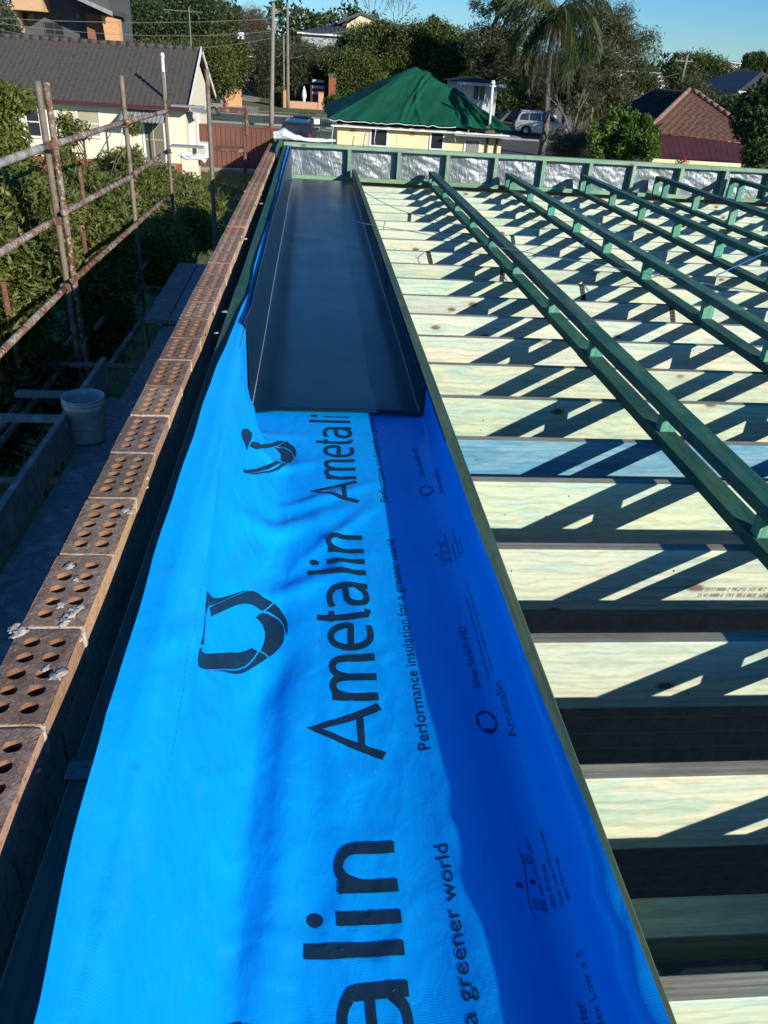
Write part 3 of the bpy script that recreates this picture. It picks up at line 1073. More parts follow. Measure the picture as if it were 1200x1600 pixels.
LOGO_A = [[(-0.414,1.359),(-0.408,1.364),(-0.384,1.347),(-0.395,1.320),(-0.401,1.293),(-0.397,1.270),(-0.382,1.257),(-0.354,1.258),(-0.375,1.229),(-0.394,1.207),(-0.398,1.242),(-0.402,1.278),(-0.409,1.323)],[(-0.404,1.367),(-0.375,1.395),(-0.340,1.435),(-0.309,1.476),(-0.272,1.533),(-0.233,1.594),(-0.212,1.621),(-0.242,1.575),(-0.284,1.503),(-0.325,1.433),(-0.358,1.384),(-0.378,1.355)],[(-0.375,1.352),(-0.352,1.387),(-0.315,1.447),(-0.279,1.509),(-0.241,1.573),(-0.212,1.618),(-0.189,1.643),(-0.164,1.662),(-0.138,1.671),(-0.114,1.680),(-0.098,1.679),(-0.132,1.623),(-0.157,1.612),(-0.187,1.592),(-0.218,1.559),(-0.249,1.517),(-0.281,1.465),(-0.312,1.414),(-0.344,1.362),(-0.362,1.356)],[(-0.093,1.678),(-0.076,1.667),(-0.062,1.642),(-0.053,1.611),(-0.051,1.580),(-0.052,1.556),(-0.056,1.575),(-0.061,1.602),(-0.071,1.623),(-0.087,1.637),(-0.102,1.642),(-0.120,1.635)],[(-0.127,1.622),(-0.107,1.633),(-0.089,1.629),(-0.074,1.618),(-0.063,1.595),(-0.059,1.567),(-0.061,1.533),(-0.070,1.510),(-0.083,1.486),(-0.094,1.468),(-0.110,1.476),(-0.124,1.471),(-0.116,1.503),(-0.112,1.533),(-0.115,1.555),(-0.125,1.572),(-0.139,1.576),(-0.154,1.575),(-0.138,1.604)],[(-0.128,1.466),(-0.111,1.471),(-0.099,1.464),(-0.118,1.436),(-0.143,1.398),(-0.172,1.356),(-0.195,1.325),(-0.218,1.300),(-0.247,1.275),(-0.275,1.254),(-0.301,1.232),(-0.267,1.265),(-0.230,1.300),(-0.205,1.327),(-0.181,1.358),(-0.158,1.395),(-0.142,1.427)],[(-0.395,1.198),(-0.370,1.216),(-0.338,1.248),(-0.296,1.293),(-0.255,1.335),(-0.222,1.369),(-0.197,1.397),(-0.177,1.425),(-0.160,1.450),(-0.135,1.462),(-0.146,1.431),(-0.163,1.397),(-0.186,1.358),(-0.205,1.333),(-0.231,1.304),(-0.267,1.269),(-0.302,1.236),(-0.340,1.199),(-0.368,1.178),(-0.390,1.165),(-0.393,1.182)]]
LOGO_B = [[(-0.376,2.284),(-0.340,2.361),(-0.310,2.390),(-0.304,2.345),(-0.312,2.252),(-0.339,2.258),(-0.376,2.251)],[(-0.297,2.351),(-0.235,2.445),(-0.165,2.608),(-0.117,2.713),(-0.087,2.726),(-0.138,2.627),(-0.189,2.505),(-0.262,2.356),(-0.298,2.313)],[(-0.082,2.725),(-0.054,2.677),(-0.046,2.627),(-0.050,2.581),(-0.066,2.645),(-0.090,2.667),(-0.120,2.654)],[(-0.135,2.624),(-0.095,2.662),(-0.068,2.635),(-0.054,2.577),(-0.072,2.532),(-0.095,2.530),(-0.106,2.535),(-0.105,2.591),(-0.118,2.618)],[(-0.098,2.514),(-0.079,2.516),(-0.115,2.448),(-0.172,2.344),(-0.254,2.192),(-0.296,2.122),(-0.212,2.282),(-0.148,2.405)],[(-0.320,2.114),(-0.300,2.142),(-0.244,2.249),(-0.164,2.425),(-0.119,2.516),(-0.107,2.516),(-0.139,2.441),(-0.187,2.339),(-0.255,2.202),(-0.304,2.112)]]


LETTERS = [
    [(0, 0), (.0725, .150), (.145, 0)], [(.028, .047), (.117, .047)],
    [(.177, 0), (.177, .108)], 'c', [(.178, .07), (.188, .094), (.207, .105), (.226, .104), (.240, .092), (.245, .07), (.245, 0)],
    'c', [(.246, .07), (.256, .094), (.275, .105), (.294, .104), (.308, .092), (.313, .07), (.313, 0)],
    'c', [(.358, .056), (.400, .056), (.441, .056), (.440, .082), (.424, .101), (.399, .107), (.374, .099), (.358, .077), (.355, .052), (.361, .026), (.378, .009), (.402, .004), (.436, .008)],
    'c', [(.479, .142), (.479, .030), (.486, .010), (.508, .005)], [(.462, .104), (.508, .104)],
    'c', [(.528, .099), (.552, .106), (.580, .107), (.603, .099), (.615, .080), (.616, .0)],
    'c', [(.614, .062), (.580, .062), (.552, .058), (.535, .044), (.533, .024), (.545, .009), (.566, .005), (.590, .010), (.613, .030)],
    [(.682, 0), (.682, .168)], [(.738, 0), (.738, .112)],
    [(.797, 0), (.797, .108)], 'c', [(.798, .066), (.810, .092), (.830, .105), (.850, .104), (.868, .092), (.875, .07), (.875, 0)]]


def pen_stroke(bm, pts, wu, wv, ext=0.0):
    """stroke with an elliptical pen: wide along u, narrow along v; u = reading direction (+Y), v = up (-s)"""
    L, Rr = [], []
    n = len(pts)
    for i in range(n):
        a = Vector(pts[max(i-1, 0)])
        c = Vector(pts[min(i+1, n-1)])
        p = Vector(pts[i])
        d1 = (p-a).normalized() if i > 0 else (c-p).normalized()
        d2 = (c-p).normalized() if i < n-1 else d1
        d = (d1+d2)
        if d.length < 1e-6:
            d = d1
        d.normalize()
        nn = Vector((-d.y, d.x))
        w = 0.5*math.sqrt((wu*nn.x)**2+(wv*nn.y)**2)
        k = 1.0/max(0.35, nn.dot(Vector((-d2.y, d2.x))))
        L.append(p+nn*w*k)
        Rr.append(p-nn*w*k)
    for i in range(n-1):
        q = [L[i], L[i+1], Rr[i+1], Rr[i]]
        vs_ = [bm.verts.new((v[0], v[1], 0)) for v in q]
        bm.faces.new(vs_)


def big_word(b, y0, base, ymin=-0.08, ymax=2.99):
    smooth_next = False
    off = 0.0009
    for st in LETTERS:
        if st == 'c':
            smooth_next = True
            continue
        pts = catmull(st, 5) if smooth_next else st
        smooth_next = False
        bm = bmesh.new()
        pen_stroke(bm, pts, .0255, .0155)
        for v in bm.verts:
            v.co = Vector((base-v.co.y, y0+v.co.x, 0))
        if max(v.co.y for v in bm.verts) < ymin:
            bm.free()
            continue
        bmesh.ops.bisect_plane(bm, geom=bm.verts[:]+bm.edges[:]+bm.faces[:], plane_co=(0, ymax, 0), plane_no=(0, 1, 0), clear_outer=True)
        bmesh.ops.remove_doubles(bm, verts=bm.verts, dist=1e-6)
        if bm.faces:
            cut_and_lay(bm, b, off, 0.01)
        else:
            bm.free()
        off += 0.00006
    # the round dot of the i
    dot = [(base-.150+.0145*math.cos(2*pi*k/20), y0+.738+.0135*math.sin(2*pi*k/20)) for k in range(20)]
    if y0+.75 > ymin:
        on_sheet(b, [dot], .0009)


def text_mesh(body, size):
    cu = bpy.data.curves.new('t', 'FONT')
    cu.body = body
    cu.size = size
    cu.resolution_u = 3
    ob = bpy.data.objects.new('t', cu)
    COL.objects.link(ob)
    dg = bpy.context.evaluated_depsgraph_get()
    me = bpy.data.meshes.new_from_object(ob.evaluated_get(dg))
    bpy.data.objects.remove(ob)
    bpy.data.curves.remove(cu)
    return me


def small_text(b, body, y0, base, size, length=None, off=0.0009, step=0.012, ymin=-0.08, ymax=2.99):
    me = text_mesh(body, size)
    bm = bmesh.new()
    bm.from_mesh(me)
    w = max(v.co.x for v in bm.verts)
    kx = (length/w) if length else 1.0
    for v in bm.verts:
        v.co = Vector((base-v.co.y, y0+v.co.x*kx, 0))
    bmesh.ops.bisect_plane(bm, geom=bm.verts[:]+bm.edges[:]+bm.faces[:], plane_co=(0, ymax, 0), plane_no=(0, 1, 0), clear_outer=True)
    bmesh.ops.bisect_plane(bm, geom=bm.verts[:]+bm.edges[:]+bm.faces[:], plane_co=(0, ymin, 0), plane_no=(0, 1, 0), clear_inner=True)
    bpy.data.meshes.remove(me)
    if bm.faces:
        cut_and_lay(bm, b, off, step)


def ring_logo(b, s0, y0, rs_, ry):
    """ring of five curved blades"""
    polys = []
    N = 5
    for k in range(N):
        a0 = 2*pi*k/N+0.3
        outer, inner = [], []
        for i in range(8):
            f = i/7
            a = a0+f*(2*pi/N*1.08)
            ro = 1.0-0.02*f
            ri = 0.66+0.25*f
            outer.append((s0+math.cos(a)*ro*rs_, y0+math.sin(a)*ro*ry))
            inner.append((s0+math.cos(a+.05)*ri*rs_, y0+math.sin(a+.05)*ri*ry))
        polys.append(outer+inner[::-1])
    for k, q in enumerate(polys):
        on_sheet(b, [q], .0009+.00008*k)


def part_on_sheet(name, m='ink'):
    class _P:
        def __enter__(s):
            s.b = MB()
            return s.b

        def __exit__(s, *e):
            if s.b.f:
                s.b.build(name, m, sheet, fix=False)
    return _P()


for y0 in (0.055, 1.155, 2.255):
    with part_on_sheet('brand_word') as b:
        big_word(b, y0, 0.168)
for dy in (-1.055, 0.0):
    with part_on_sheet('ring_logo') as b:
        for k, q in enumerate(LOGO_A):
            on_sheet(b, [[(s, y+dy) for s, y in q]], 0.0009+0.0001*k)
with part_on_sheet('ring_logo') as b:
    for k, q in enumerate(LOGO_B):
        on_sheet(b, [q], 0.0009+0.0001*k)
for y0 in (0.055, 1.155, 2.255):
    with part_on_sheet('tagline') as b:
        small_text(b, 'Performance insulation for a greener world', y0, 0.268, 0.037, 0.868)
for dy in (0.0, 1.1):
    with part_on_sheet('small_ring_logo', 'ink_faint') as b:
        ring_logo(b, .4100, 1.232+dy, .026, .036)
    with part_on_sheet('small_brand_word', 'ink_faint') as b:
        small_text(b, 'Ametalin', 1.170+dy, .474, .034, .178, step=.01)
    with part_on_sheet('product_name', 'ink_faint') as b:
        small_text(b, 'SilverSark\u00ae HD', 1.338+dy, .418, .029, .240, step=.01)
    with part_on_sheet('sag_note', 'ink_faint') as b:
        for k, (tx, yy, ss, ln) in enumerate([('Under roofs at 450 mm centres', .775, .434, .155), ('allow 40 mm sag,', .785, .449, .085), ('Under roofs at 900 mm centres', .785, .466, .155), ('allow 50 mm sag,', .785, .481, .085)]):
            small_text(b, tx, yy+dy, ss, .0135, ln, step=.01)
    with part_on_sheet('sag_diagram', 'ink_faint') as b:
        # membrane line over two battens, with arrows between
        y_a, y_b, sc_ = .762+dy, .912+dy, .404
        line = [(sc_-.004*math.sin(2*pi*f/10), y_a+(y_b-y_a)*f/10) for f in range(11)]

        def ln_(p, q, w=.0014):
            d = Vector((q[0]-p[0], q[1]-p[1]))
            n_ = Vector((-d.y, d.x)).normalized()*w/2
            on_sheet(b, [[(p[0]+n_.x, p[1]+n_.y), (q[0]+n_.x, q[1]+n_.y), (q[0]-n_.x, q[1]-n_.y), (p[0]-n_.x, p[1]-n_.y)]], .0009)
        for i in range(10):
            ln_(line[i], line[i+1], .0018)
        for yc in (y_a+.032, y_b-.028):
            a_, b_, c_, d_ = (sc_+.004, yc-.009), (sc_+.004, yc+.009), (sc_+.022, yc+.009), (sc_+.022, yc-.009)
            for p_, q_ in ((a_, b_), (b_, c_), (c_, d_), (d_, a_), (a_, c_), (b_, d_)):
                ln_(p_, q_)
        for (sx, yc, dr) in ((sc_-.014, y_a+.068, 1), (sc_+.013, y_a+.076, -1)):
            on_sheet(b, [[(sx-.007*dr, yc-.004), (sx, yc-.004), (sx, yc-.008), (sx+.007*dr, yc), (sx, yc+.008), (sx, yc+.004), (sx-.007*dr, yc+.004)]], .001)
with part_on_sheet('barrier_note', 'ink_faint') as b:
    small_text(b, 'Vapour Barrier', .478, .449, .020, .150, step=.01)
    small_text(b, 'Flammability Index Low \u2264 5', .440, .474, .020, .262, step=.01)
with part_on_sheet('fine_print', 'ink_faint') as b:
    small_text(b, 'Heavy Duty Pliable Building Membrane, Non Reflective face, Vapour Barrier', 1.365, .446, .0095, .33, step=.02)
    small_text(b, 'Complies with AS/NZS 4200.1  Duty Heavy  Flammability Index Low', 1.385, .460, .0095, .37, step=.02)
# dotted overlap line printed along the left side
dl = MB()
y = .82
while y < 1.85:
    s0 = float(np.interp(y, [.7, .9, 1.1, 1.5, 1.74, 1.9], [-.415, -.420, -.427, -.443, -.466, -.490]))
    q = [(s0-.0004, y), (s0+.0004, y), (s0+.0004-.0005, y+.007), (s0-.0004-.0005, y+.007)]
    on_sheet(dl, [q], .0006)
    y += .016
dl.build('printed_overlap_line', 'ink', sheet, fix=False)

# ------------------------------------------------------------------ steel gutter tray
tray = thing('gutter_tray', 'dark blue folded steel gutter tray lying on the blue membrane', 'gutter', (0, 0, 0))
TC = [(-.2535, -.903), (-.252, -.915), (-.250, -1.05), (-.248, -1.18), (-.246, -1.281), (-.243, -1.286), (-.236, -1.2872), (0, -1.2872), (.25, -1.2872), (.465, -1.2872), (.471, -1.286), (.473, -1.281), (.4745, -1.23), (.476, -1.168), (.474, -1.158)]
TS = [0.0]
for i in range(1, len(TC)):
    TS.append(TS[-1]+math.hypot(TC[i][0]-TC[i-1][0], TC[i][1]-TC[i-1][1]))


def tray_pt(u, y, t=0.0):
    s = u*TS[-1]
    x = float(np.interp(s, TS, [c[0] for c in TC]))
    z = float(np.interp(s, TS, [c[1] for c in TC]))
    d = noise.noise(Vector((x*3, y*1.1, 3)))*0.004+noise.noise(Vector((x*8, y*3.1, 7)))*0.0012
    if -.2 < x < .45:
        z += abs(d)*1.0+0.004*math.exp(-((y-6.6)/.10)**2)*(1-sm(-.1, .2, x))+0.003*math.exp(-((y-6.1)/.08)**2)*math.exp(-((x-.15)/.12)**2)
        z += 0.010
        z -= 0.010*(sm(.36, .45, x)+sm(-.12, -.2, x))
    elif x <= -.24:
        f = min(1, max(0, (z+1.286)/.36))
        x += max(0, f*(0.005+0.007*math.exp(-((y-3.25)/.12)**2)+0.004*math.sin(y*2.1+.5)+0.004*noise.noise(Vector((y*2.3, z*5, 0)))))*(1-.6*f*f)
        x -= sm(-.95, -.90, z)*0.010*math.exp(-((y-2.98)/.12)**2)
    else:
        x += 0.003*noise.noise(Vector((y*2, z*9, 4)))
        if y > 4.86 and z > -1.2:
            x += -0.012*math.exp(-((y-4.86)/.35)**2)
    return Vector((x, y, z+t))


b = MB()
us = [(TS[i]+(TS[i+1]-TS[i])*k/m)/TS[-1] for i in range(len(TC)-1) for m in [max(1, int((TS[i+1]-TS[i])/.03))] for k in range(m)]+[1.0]


def tg(u, v):
    i = u*(len(us)-1)
    a = int(min(i, len(us)-2))
    uu = us[a]+(us[a+1]-us[a])*(i-a)
    return tray_pt(uu, 3.0+7.12*v)


b.grid(tg, len(us)-1, 180, flip=True)
to = b.build('tray_sheet', 'tray', tray, smooth=True, fix=False)
md = to.modifiers.new('thickness', 'SOLIDIFY')
md.thickness = 0.0012
md.offset = 1
b = MB()
b.tube([(-.243+.002*math.sin(k), 3.0+7.0*k/14, -1.2830+(0.0 if k % 2 else .0006)) for k in range(15)], .0008, 6)
tag(b.build('string_line', 'string', smooth=True), 'thin white string stretched along the fold of the dark gutter tray', 'string')

# ------------------------------------------------------------------ right-hand beam of the gutter
bm_t = thing('gutter_beam', 'mottled dark green beam standing on edge along the right side of the blue membrane', 'beam', (0, 0, 0))
for i, (ya, yb) in enumerate(((-.5, 4.35), (4.352, 10.25))):
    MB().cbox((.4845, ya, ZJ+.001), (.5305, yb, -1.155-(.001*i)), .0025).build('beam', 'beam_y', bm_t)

# ------------------------------------------------------------------ ceiling joists
JY = [-.22, .23, .679, 1.132, 1.580, 2.03, 2.48, 2.838, 3.283, 3.723, 4.176, 4.605, 5.04, 5.48, 5.93, 6.385, 6.84, 7.25, 7.70, 8.15, 8.61, 9.05, 9.48, 9.97]
roof = thing('joist_deck', 'row of pale green treated pine joists laid side by side across the open roof', 'joists', (0, 0, 0))
jm = {}
for i, y in enumerate(JY):
    blue = (i == 7)
    key = 'b' if blue else ('r' if i == 99 else 'n%d' % (i % 3))
    if key not in jm:
        bb = MB()
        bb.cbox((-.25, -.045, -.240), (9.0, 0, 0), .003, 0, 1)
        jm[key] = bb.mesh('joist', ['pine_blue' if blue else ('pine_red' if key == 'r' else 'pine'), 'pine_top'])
    o = place(jm[key], 'joist', roof, (rnd.uniform(-.01, .01), y, ZJ+rnd.uniform(-.0015, .001)), (R(rnd.uniform(-.25, .25)), 0, R(rnd.uniform(-.03, .03))))
    if blue:
        o['label'] = 'blue stained joist'
# blocking seen between the joists on the right, and the stamp on a joist
stamp = MB()
me = text_mesh('HYNE T2 H2F MGP10  90x45  AS/NZS 1748', .018)
MI = len(JY)


def face_text(body, x0, y, z0, size, length, slant=0.0):
    me = text_mesh(body, size)
    w = max(v.co.x for v in me.vertices)
    stamp.add([(x0+v.co.x*length/w+v.co.y*slant, y, z0+v.co.y) for v in me.vertices], [tuple(p.vertices) for p in me.polygons])


q0 = P(1089, 928, Y=1.985)
face_text('22 35 F7 0088-7  MGP10  H2F 90-7', q0.x, 2.03-.0465, q0.z+.012, .022, .235, .25)
face_text('35 41 0088-6  7X1  88-6 0820  62', q0.x, 2.03-.0465, q0.z-.012, .022, .235, .25)
stamp.build('grade_stamp', mat('grey_ink', (0.20, 0.20, 0.16), scale=9, bump=0), roof)

# nail heads along the joists and on the raised rails
nb = MB()
rn = random.Random(21)
for y in JY:
    for _ in range(16):
        x, z = rn.uniform(.6, 8.0), ZJ-rn.uniform(.015, .225)
        r = rn.uniform(.0022, .0035)
        nb.prism([(x+r*math.cos(t), y-.0458, z+r*math.sin(t)) for t in (0, 1.05, 2.1, 3.14, 4.19, 5.24)], (0, -.0009, 0))
nb.build('nail_head', 'strap', roof, kind='stuff')

# hoop-iron straps folded over some joists
ci = 0
for (px, py, k) in ((640, 336, 0), (669, 399, 1), (785, 430, 0), (800, 373, 1), (908, 452, 1), (1046, 492, 1), (1032, 425, 0), (1015, 820, 0)):
    if k == 0 and px > 1000:
        continue
    best = None
    for y in JY:
        q = P(px, py, Y=y-.045)
        if ZJ-.24 < q.z < ZJ:
            best = q
            break
    if best is None:
        continue
    b = MB()
    lean = .05 if k else .0
    yy = best.y-.002
    b.prism([(best.x-.018, yy, ZJ+.001), (best.x+.018, yy, ZJ+.001), (best.x+.018+lean, yy, ZJ-.15), (best.x-.018+lean, yy, ZJ-.15)], (0, .0015, 0))
    b.box((best.x-.018, yy, ZJ+.001), (best.x+.018, yy+.05, ZJ+.003))
    for h in range(6):
        z = ZJ-.015-.022*h
        for sx in (-.008, .008):
            b.box((best.x+sx-.0025+lean*(ZJ-z)/.15, yy-.0006, z-.0025), (best.x+sx+.0025+lean*(ZJ-z)/.15, yy+.001, z+.0025), 1)
    b.build('joist_strap', ['strap', 'steel'], roof)

# ------------------------------------------------------------------ raised batten frames (two chords with short posts)
frames = [(1.425, .170, 'low two-rail timber frame nearest the gutter beam, sweeping past the bottom right'),
          (2.385, .199, 'second two-rail timber frame counted from the gutter beam'),
          (3.345, .228, 'third two-rail timber frame counted from the gutter beam'),
          (4.315, .260, 'fourth two-rail timber frame counted from the gutter beam'),
          (5.300, .292, 'tallest two-rail timber frame in view at the far right corner by the silver foil'),
          (6.28, .322, 'sixth two-rail timber frame, only its shadow and tip near the right edge')]
PY = [-.2, .72, 1.10, 1.99, 2.83, 3.74, 4.53, 5.52, 6.40, 7.27, 8.15, 9.05, 9.95, 10.19]
for fi, (x, h, lab) in enumerate(frames):
    t = thing('batten_frame', lab, 'roof frame', (x, 0, ZJ), 'two-rail frames running along the roof')
    splits = [-.5, 3.9 + .35*math.sin(fi*2.1), 10.22]
    for k in range(2):
        dx = .0 if k == 0 else .003
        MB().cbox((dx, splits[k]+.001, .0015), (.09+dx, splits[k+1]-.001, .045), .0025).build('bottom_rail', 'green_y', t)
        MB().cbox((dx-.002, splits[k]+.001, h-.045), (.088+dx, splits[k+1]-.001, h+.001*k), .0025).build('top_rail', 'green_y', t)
    pm = MB().cbox((.012, 0, .0455), (.082, .045, h-.0455), .002).mesh('post', 'post_z')
    nh = MB()
    for y in PY:
        for (dx, dy) in ((.022, .018), (.066, .026)):
            r = .0035
            nh.prism([(dx+r*math.cos(a), y+dy+r*math.sin(a), h+.0003) for a in (0, 1.05, 2.1, 3.14, 4.19, 5.24)], (0, 0, .0012))
    nh.build('nail_head', 'galv', t, kind='stuff')
    for y in PY:
        place(pm, 'post', t, (rnd.uniform(-.008, .006), y+rnd.uniform(-.02, .02), 0))

# ------------------------------------------------------------------ far parapet frame with foil
par = thing('parapet_frame', 'light green stud parapet across the far end of the roof', 'parapet', (0, YP, 0))
TPZ = -.897
xs = [-.35, 2.62, 5.05, 9.0]
for i in range(3):
    MB().cbox((xs[i]+.001, 0, TPZ-.045), (xs[i+1]-.001, .09, TPZ+(.002 if i == 1 else 0)), .0025).build('top_plate', 'green_x', par)
    MB().cbox((xs[i]+.001, 0, ZJ+.001), (xs[i+1]-.001, .09, ZJ+.045), .0025).build('bottom_plate', 'green_x', par)
sm_ = MB().cbox((-.0225, 0.001, ZJ+.0455), (.0225, .089, TPZ-.0455), .0025).mesh('stud', 'green_z')
x = -.325
k = 0
while x < 8.9:
    place(sm_, 'stud', par, (x, 0, 0))
    k += 1
    x = -.1335+.6*k+rnd.uniform(-.02, .02) if k > 0 else x
# silver foil stapled to the outside of the studs, one bay at a time it billows inward
fo = thing('foil_sheet', 'crinkled silver foil sheet stapled behind the studs of the far parapet', 'foil', (0, YP+.094, 0))


def foilpt(u, v):
    x = -.33+9.3*u
    z = ZJ+.01+(TPZ-ZJ-.02)*v
    ph = (x+.1335) % .6
    bay = math.sin(pi*ph/.6)
    w = noise.noise(Vector((x*4.0, 0, z*6)))*.008+noise.noise(Vector((x*13+z*18, 1, z*14-x*3)))*.005+noise.noise(Vector((x*40, 2, z*30)))*.003
    fold = .0025*math.sin((z*38+x*22)+4*noise.noise(Vector((x*2, 5, z*3))))
    return Vector((x, -abs(bay)*.03*(.7+noise.noise(Vector((x*1.7, 3, 0))))+bay*(w+fold), z))


b = MB()
b.grid(foilpt, 900, 44)
b.build('foil_face', 'foil', fo, smooth=True, fix=False)

# white wrap bunched on the corner of the walls
b = MB()


def wrap(u, v):
    x = -.47+.75*u
    a = v*2*pi
    r = .034+.012*math.sin(u*9)+.022*noise.noise(Vector((u*6, math.cos(a)*1.6, math.sin(a)*1.6)))
    r *= (1.25-u*.95)
    return Vector((x, YP+.11+.055*u+math.cos(a)*r*1.6, TPZ+.012+r*.9+math.sin(a)*r+.01*math.sin(u*7)))


b.grid(wrap, 60, 22)
tag(b.build('plastic_wrap', 'white_plastic', smooth=True, fix=True), 'crumpled white plastic wrap bunched on the far corner of the brick wall', 'plastic wrap')
# grey-green corner flashing at the end of the brick wall
b = MB().cbox((-.40, 9.2, -1.6), (-.392, 10.4, -.87)).cbox((-.46, 10.30, -1.7), (-.36, 10.36, -.885))
tag(b.build('corner_flashing', 'fence_green'), 'grey green strip flashing standing at the far end of the brick wall', 'flashing')

# ------------------------------------------------------------------ cables and cords over the roof
def cable(name, pts, r, m, label, cat='cable'):
    pp = catmull([tuple(q) for q in pts], 8)
    tag(MB().tube(pp, r, 6).build(name, m, smooth=True), label, cat)


zt = lambda fi: ZJ+frames[fi][1]+.004
cable('cable', [P(558, 347, z=-1.149), P(575, 350.5, z=-1.149), P(650, 363, z=-1.149), P(722, 376, z=-1.14), P(745, 380, z=-1.124), P(775, 386, z=-1.122), P(850, 399, z=-1.122), P(930, 413, z=-1.12), P(1013, 428, z=-1.115), P(1100, 443, z=-1.11), P(1200, 459, z=-1.10), P(1240, 466, z=-1.10)], .0028, 'cable', 'thin grey cable drooping from the gutter beam across the timber frames', 'cable')
cable('cable', [P(552, 288, z=-1.15), P(571, 301, z=-1.16), P(612, 323, z=-1.17), P(650, 336, z=-1.18), P(695, 347, z=-1.185), P(735, 354, z=-1.185)], .0028, 'cable', 'short grey cable lying on the joists near the far end of the beam', 'cable')
cable('cord', [P(930, 358, z=-1.10), P(917, 374, z=-1.13), P(900, 391, z=-1.16)], .003, 'cable_blue', 'thin blue cord knotted to the third frame from the beam', 'cord')
cable('cord', [P(1120, 430, z=-1.10), P(1150, 416, z=-1.08), P(1180, 402, z=-1.06), P(1210, 390, z=-1.05), P(1240, 380, z=-1.04)], .004, 'cable_blue', 'blue cord looped over the frames near the right edge', 'cord')

# ------------------------------------------------------------------ the room below the joists
b = MB()
b.box((-.25, -3.0, GZ+.20), (9.0, 10.25, GZ+.35))
struct(b.build('floor_slab', 'floor_dark'))
iw = thing('inner_wall', 'unlit timber stud wall seen down between the nearest joists', 'wall', (0, 0, 0))
MB().cbox((.0, .88, ZJ-.286), (8.9, .97, ZJ-.242)).build('top_plate', 'green_x', iw)
MB().cbox((.0, .88, ZJ-.332), (8.9, .97, ZJ-.288)).build('lower_plate', 'green_x', iw)
stm = MB().cbox((0, .885, GZ+.36), (.045, .965, ZJ-.334)).mesh('stud', 'green_z')
for k in range(16):
    place(stm, 'stud', iw, (.1+.55*k, 0, 0))
b = MB()
for k in range(24):
    z1 = ZJ-.26-.086*k
    for j in range(36):
        x = -.2+.24*j+(.12 if k % 2 else 0)
        if x+.234 < 8.9:
            b.box((x, 2.1035, z1-.076), (x+.234, 2.2015, z1))
b.box((-.2, 2.105, GZ+.36), (8.9, 2.20, ZJ-.27), 1)
tag(b.build('inner_brick_wall', ['brick_dark', 'floor_dark']), 'dark inner brick wall glimpsed in the gap beneath the joists', 'wall')
ow = thing('outer_walls', 'brick side and rear walls of the unfinished building under the joists', 'wall', (0, 0, 0))
MB().box((9.0, -3.0, GZ), (9.12, 10.4, -1.54)).build('side_wall', 'brick_side', ow)
MB().box((-.4, -3.12, GZ), (9.12, -3.002, -1.54)).build('rear_wall', 'brick_side', ow)
MB().box((-.4, 10.40, GZ), (9.12, 10.50, -1.30)).build('far_wall', 'brick_side', ow)
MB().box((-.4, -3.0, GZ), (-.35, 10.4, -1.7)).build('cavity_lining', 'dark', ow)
# covered part of the building behind the camera
b = MB()
b.box((-.25, -3.0, -1.54), (9.0, -.6, -1.30))
tag(b.build('roof_platform', 'pine_top'), 'boarded timber platform behind the nearest joists', 'platform')


# ================================================================== SCAFFOLD ON THE LEFT
SX = -1.97
sc = thing('scaffolding', 'rusty cement splashed tube scaffolding along the left side of the brick wall', 'scaffold', (0, 0, 0))
DECKZ = -2.27


def tubeobj(name, pts, r, m, lump=0.0, seed=0, parent=None):
    b = MB()
    a, c = Vector(pts[0]), Vector(pts[-1])
    n = max(2, int((c-a).length/.12))
    pp, rr = [], []
    for i in range(n+1):
        pp.append(a.lerp(c, i/n))
        rr.append(r*(1+lump*max(0, noise.noise(Vector((seed*5.1, i*.9, 0))))))
    b.tube(pp, rr, 12)
    return b.build(name, m, parent or sc, smooth=True)


def std(px0, py0, X, ytop, name='standard', m='tube', zb=GZ, r=.024):
    q = P(px0, py0, X=X)
    return q


# standards: (top pixel, X)
q1 = P(66, 128, X=SX)
q1b = P(56, 126, X=SX-.03)
tubeobj('standard', [(SX+.026, q1.y, GZ), (SX+.026, q1.y, q1.z)], .0242, 'tube', .12, 1)
tubeobj('standard', [(SX-.026, q1.y-.03, GZ), (SX-.026, q1.y-.03, q1b.z)], .0242, 'tube_grey', .05, 2)
q2 = P(189, 118, X=SX)
tubeobj('standard', [(SX, q2.y, GZ), (SX, q2.y, q2.z)], .0242, 'tube_grey', .08, 3)
q3 = P(254, 112, X=SX)
tubeobj('standard', [(SX, q3.y, GZ), (SX, q3.y, q3.z)], .0242, 'tube_grey', .05, 4)
q4 = P(323, 108, X=-1.16)
tubeobj('standard', [(-1.16, q4.y, GZ), (-1.16, q4.y, q4.z)], .0242, 'tube_grey', .05, 5)
# near standard, outside the frame on the left
tubeobj('standard', [(SX, q1.y-2.5, GZ), (SX, q1.y-2.5, -.3)], .0242, 'tube', .05, 6)
YE = q3.y+.1


def rail(p0, p1, Xr, m, lump=.2, seed=0, r=.0242):
    a, c = P(*p0, X=Xr), P(*p1, X=Xr)
    d = (c-a)
    return tubeobj('guard_rail', [a, c], r, m, lump, seed)


rail((-110, 294), (67, 231), SX+.05, 'tube_pale', .25, 11, .027)
rail((90, 224), (190, 192), SX+.05, 'tube', .2, 12)
rail((197, 191), (262, 173), SX+.05, 'tube', .2, 13)
rail((-100, 455), (80, 347), SX+.05, 'tube', .2, 14)
rail((99, 333), (206, 275), SX+.05, 'tube', .25, 15)
rail((210, 271), (262, 236), SX+.05, 'tube', .15, 16)
rail((-90, 641), (100, 452), SX+.05, 'tube', .25, 17)
rail((112, 440), (256, 312), SX+.05, 'tube', .3, 18)
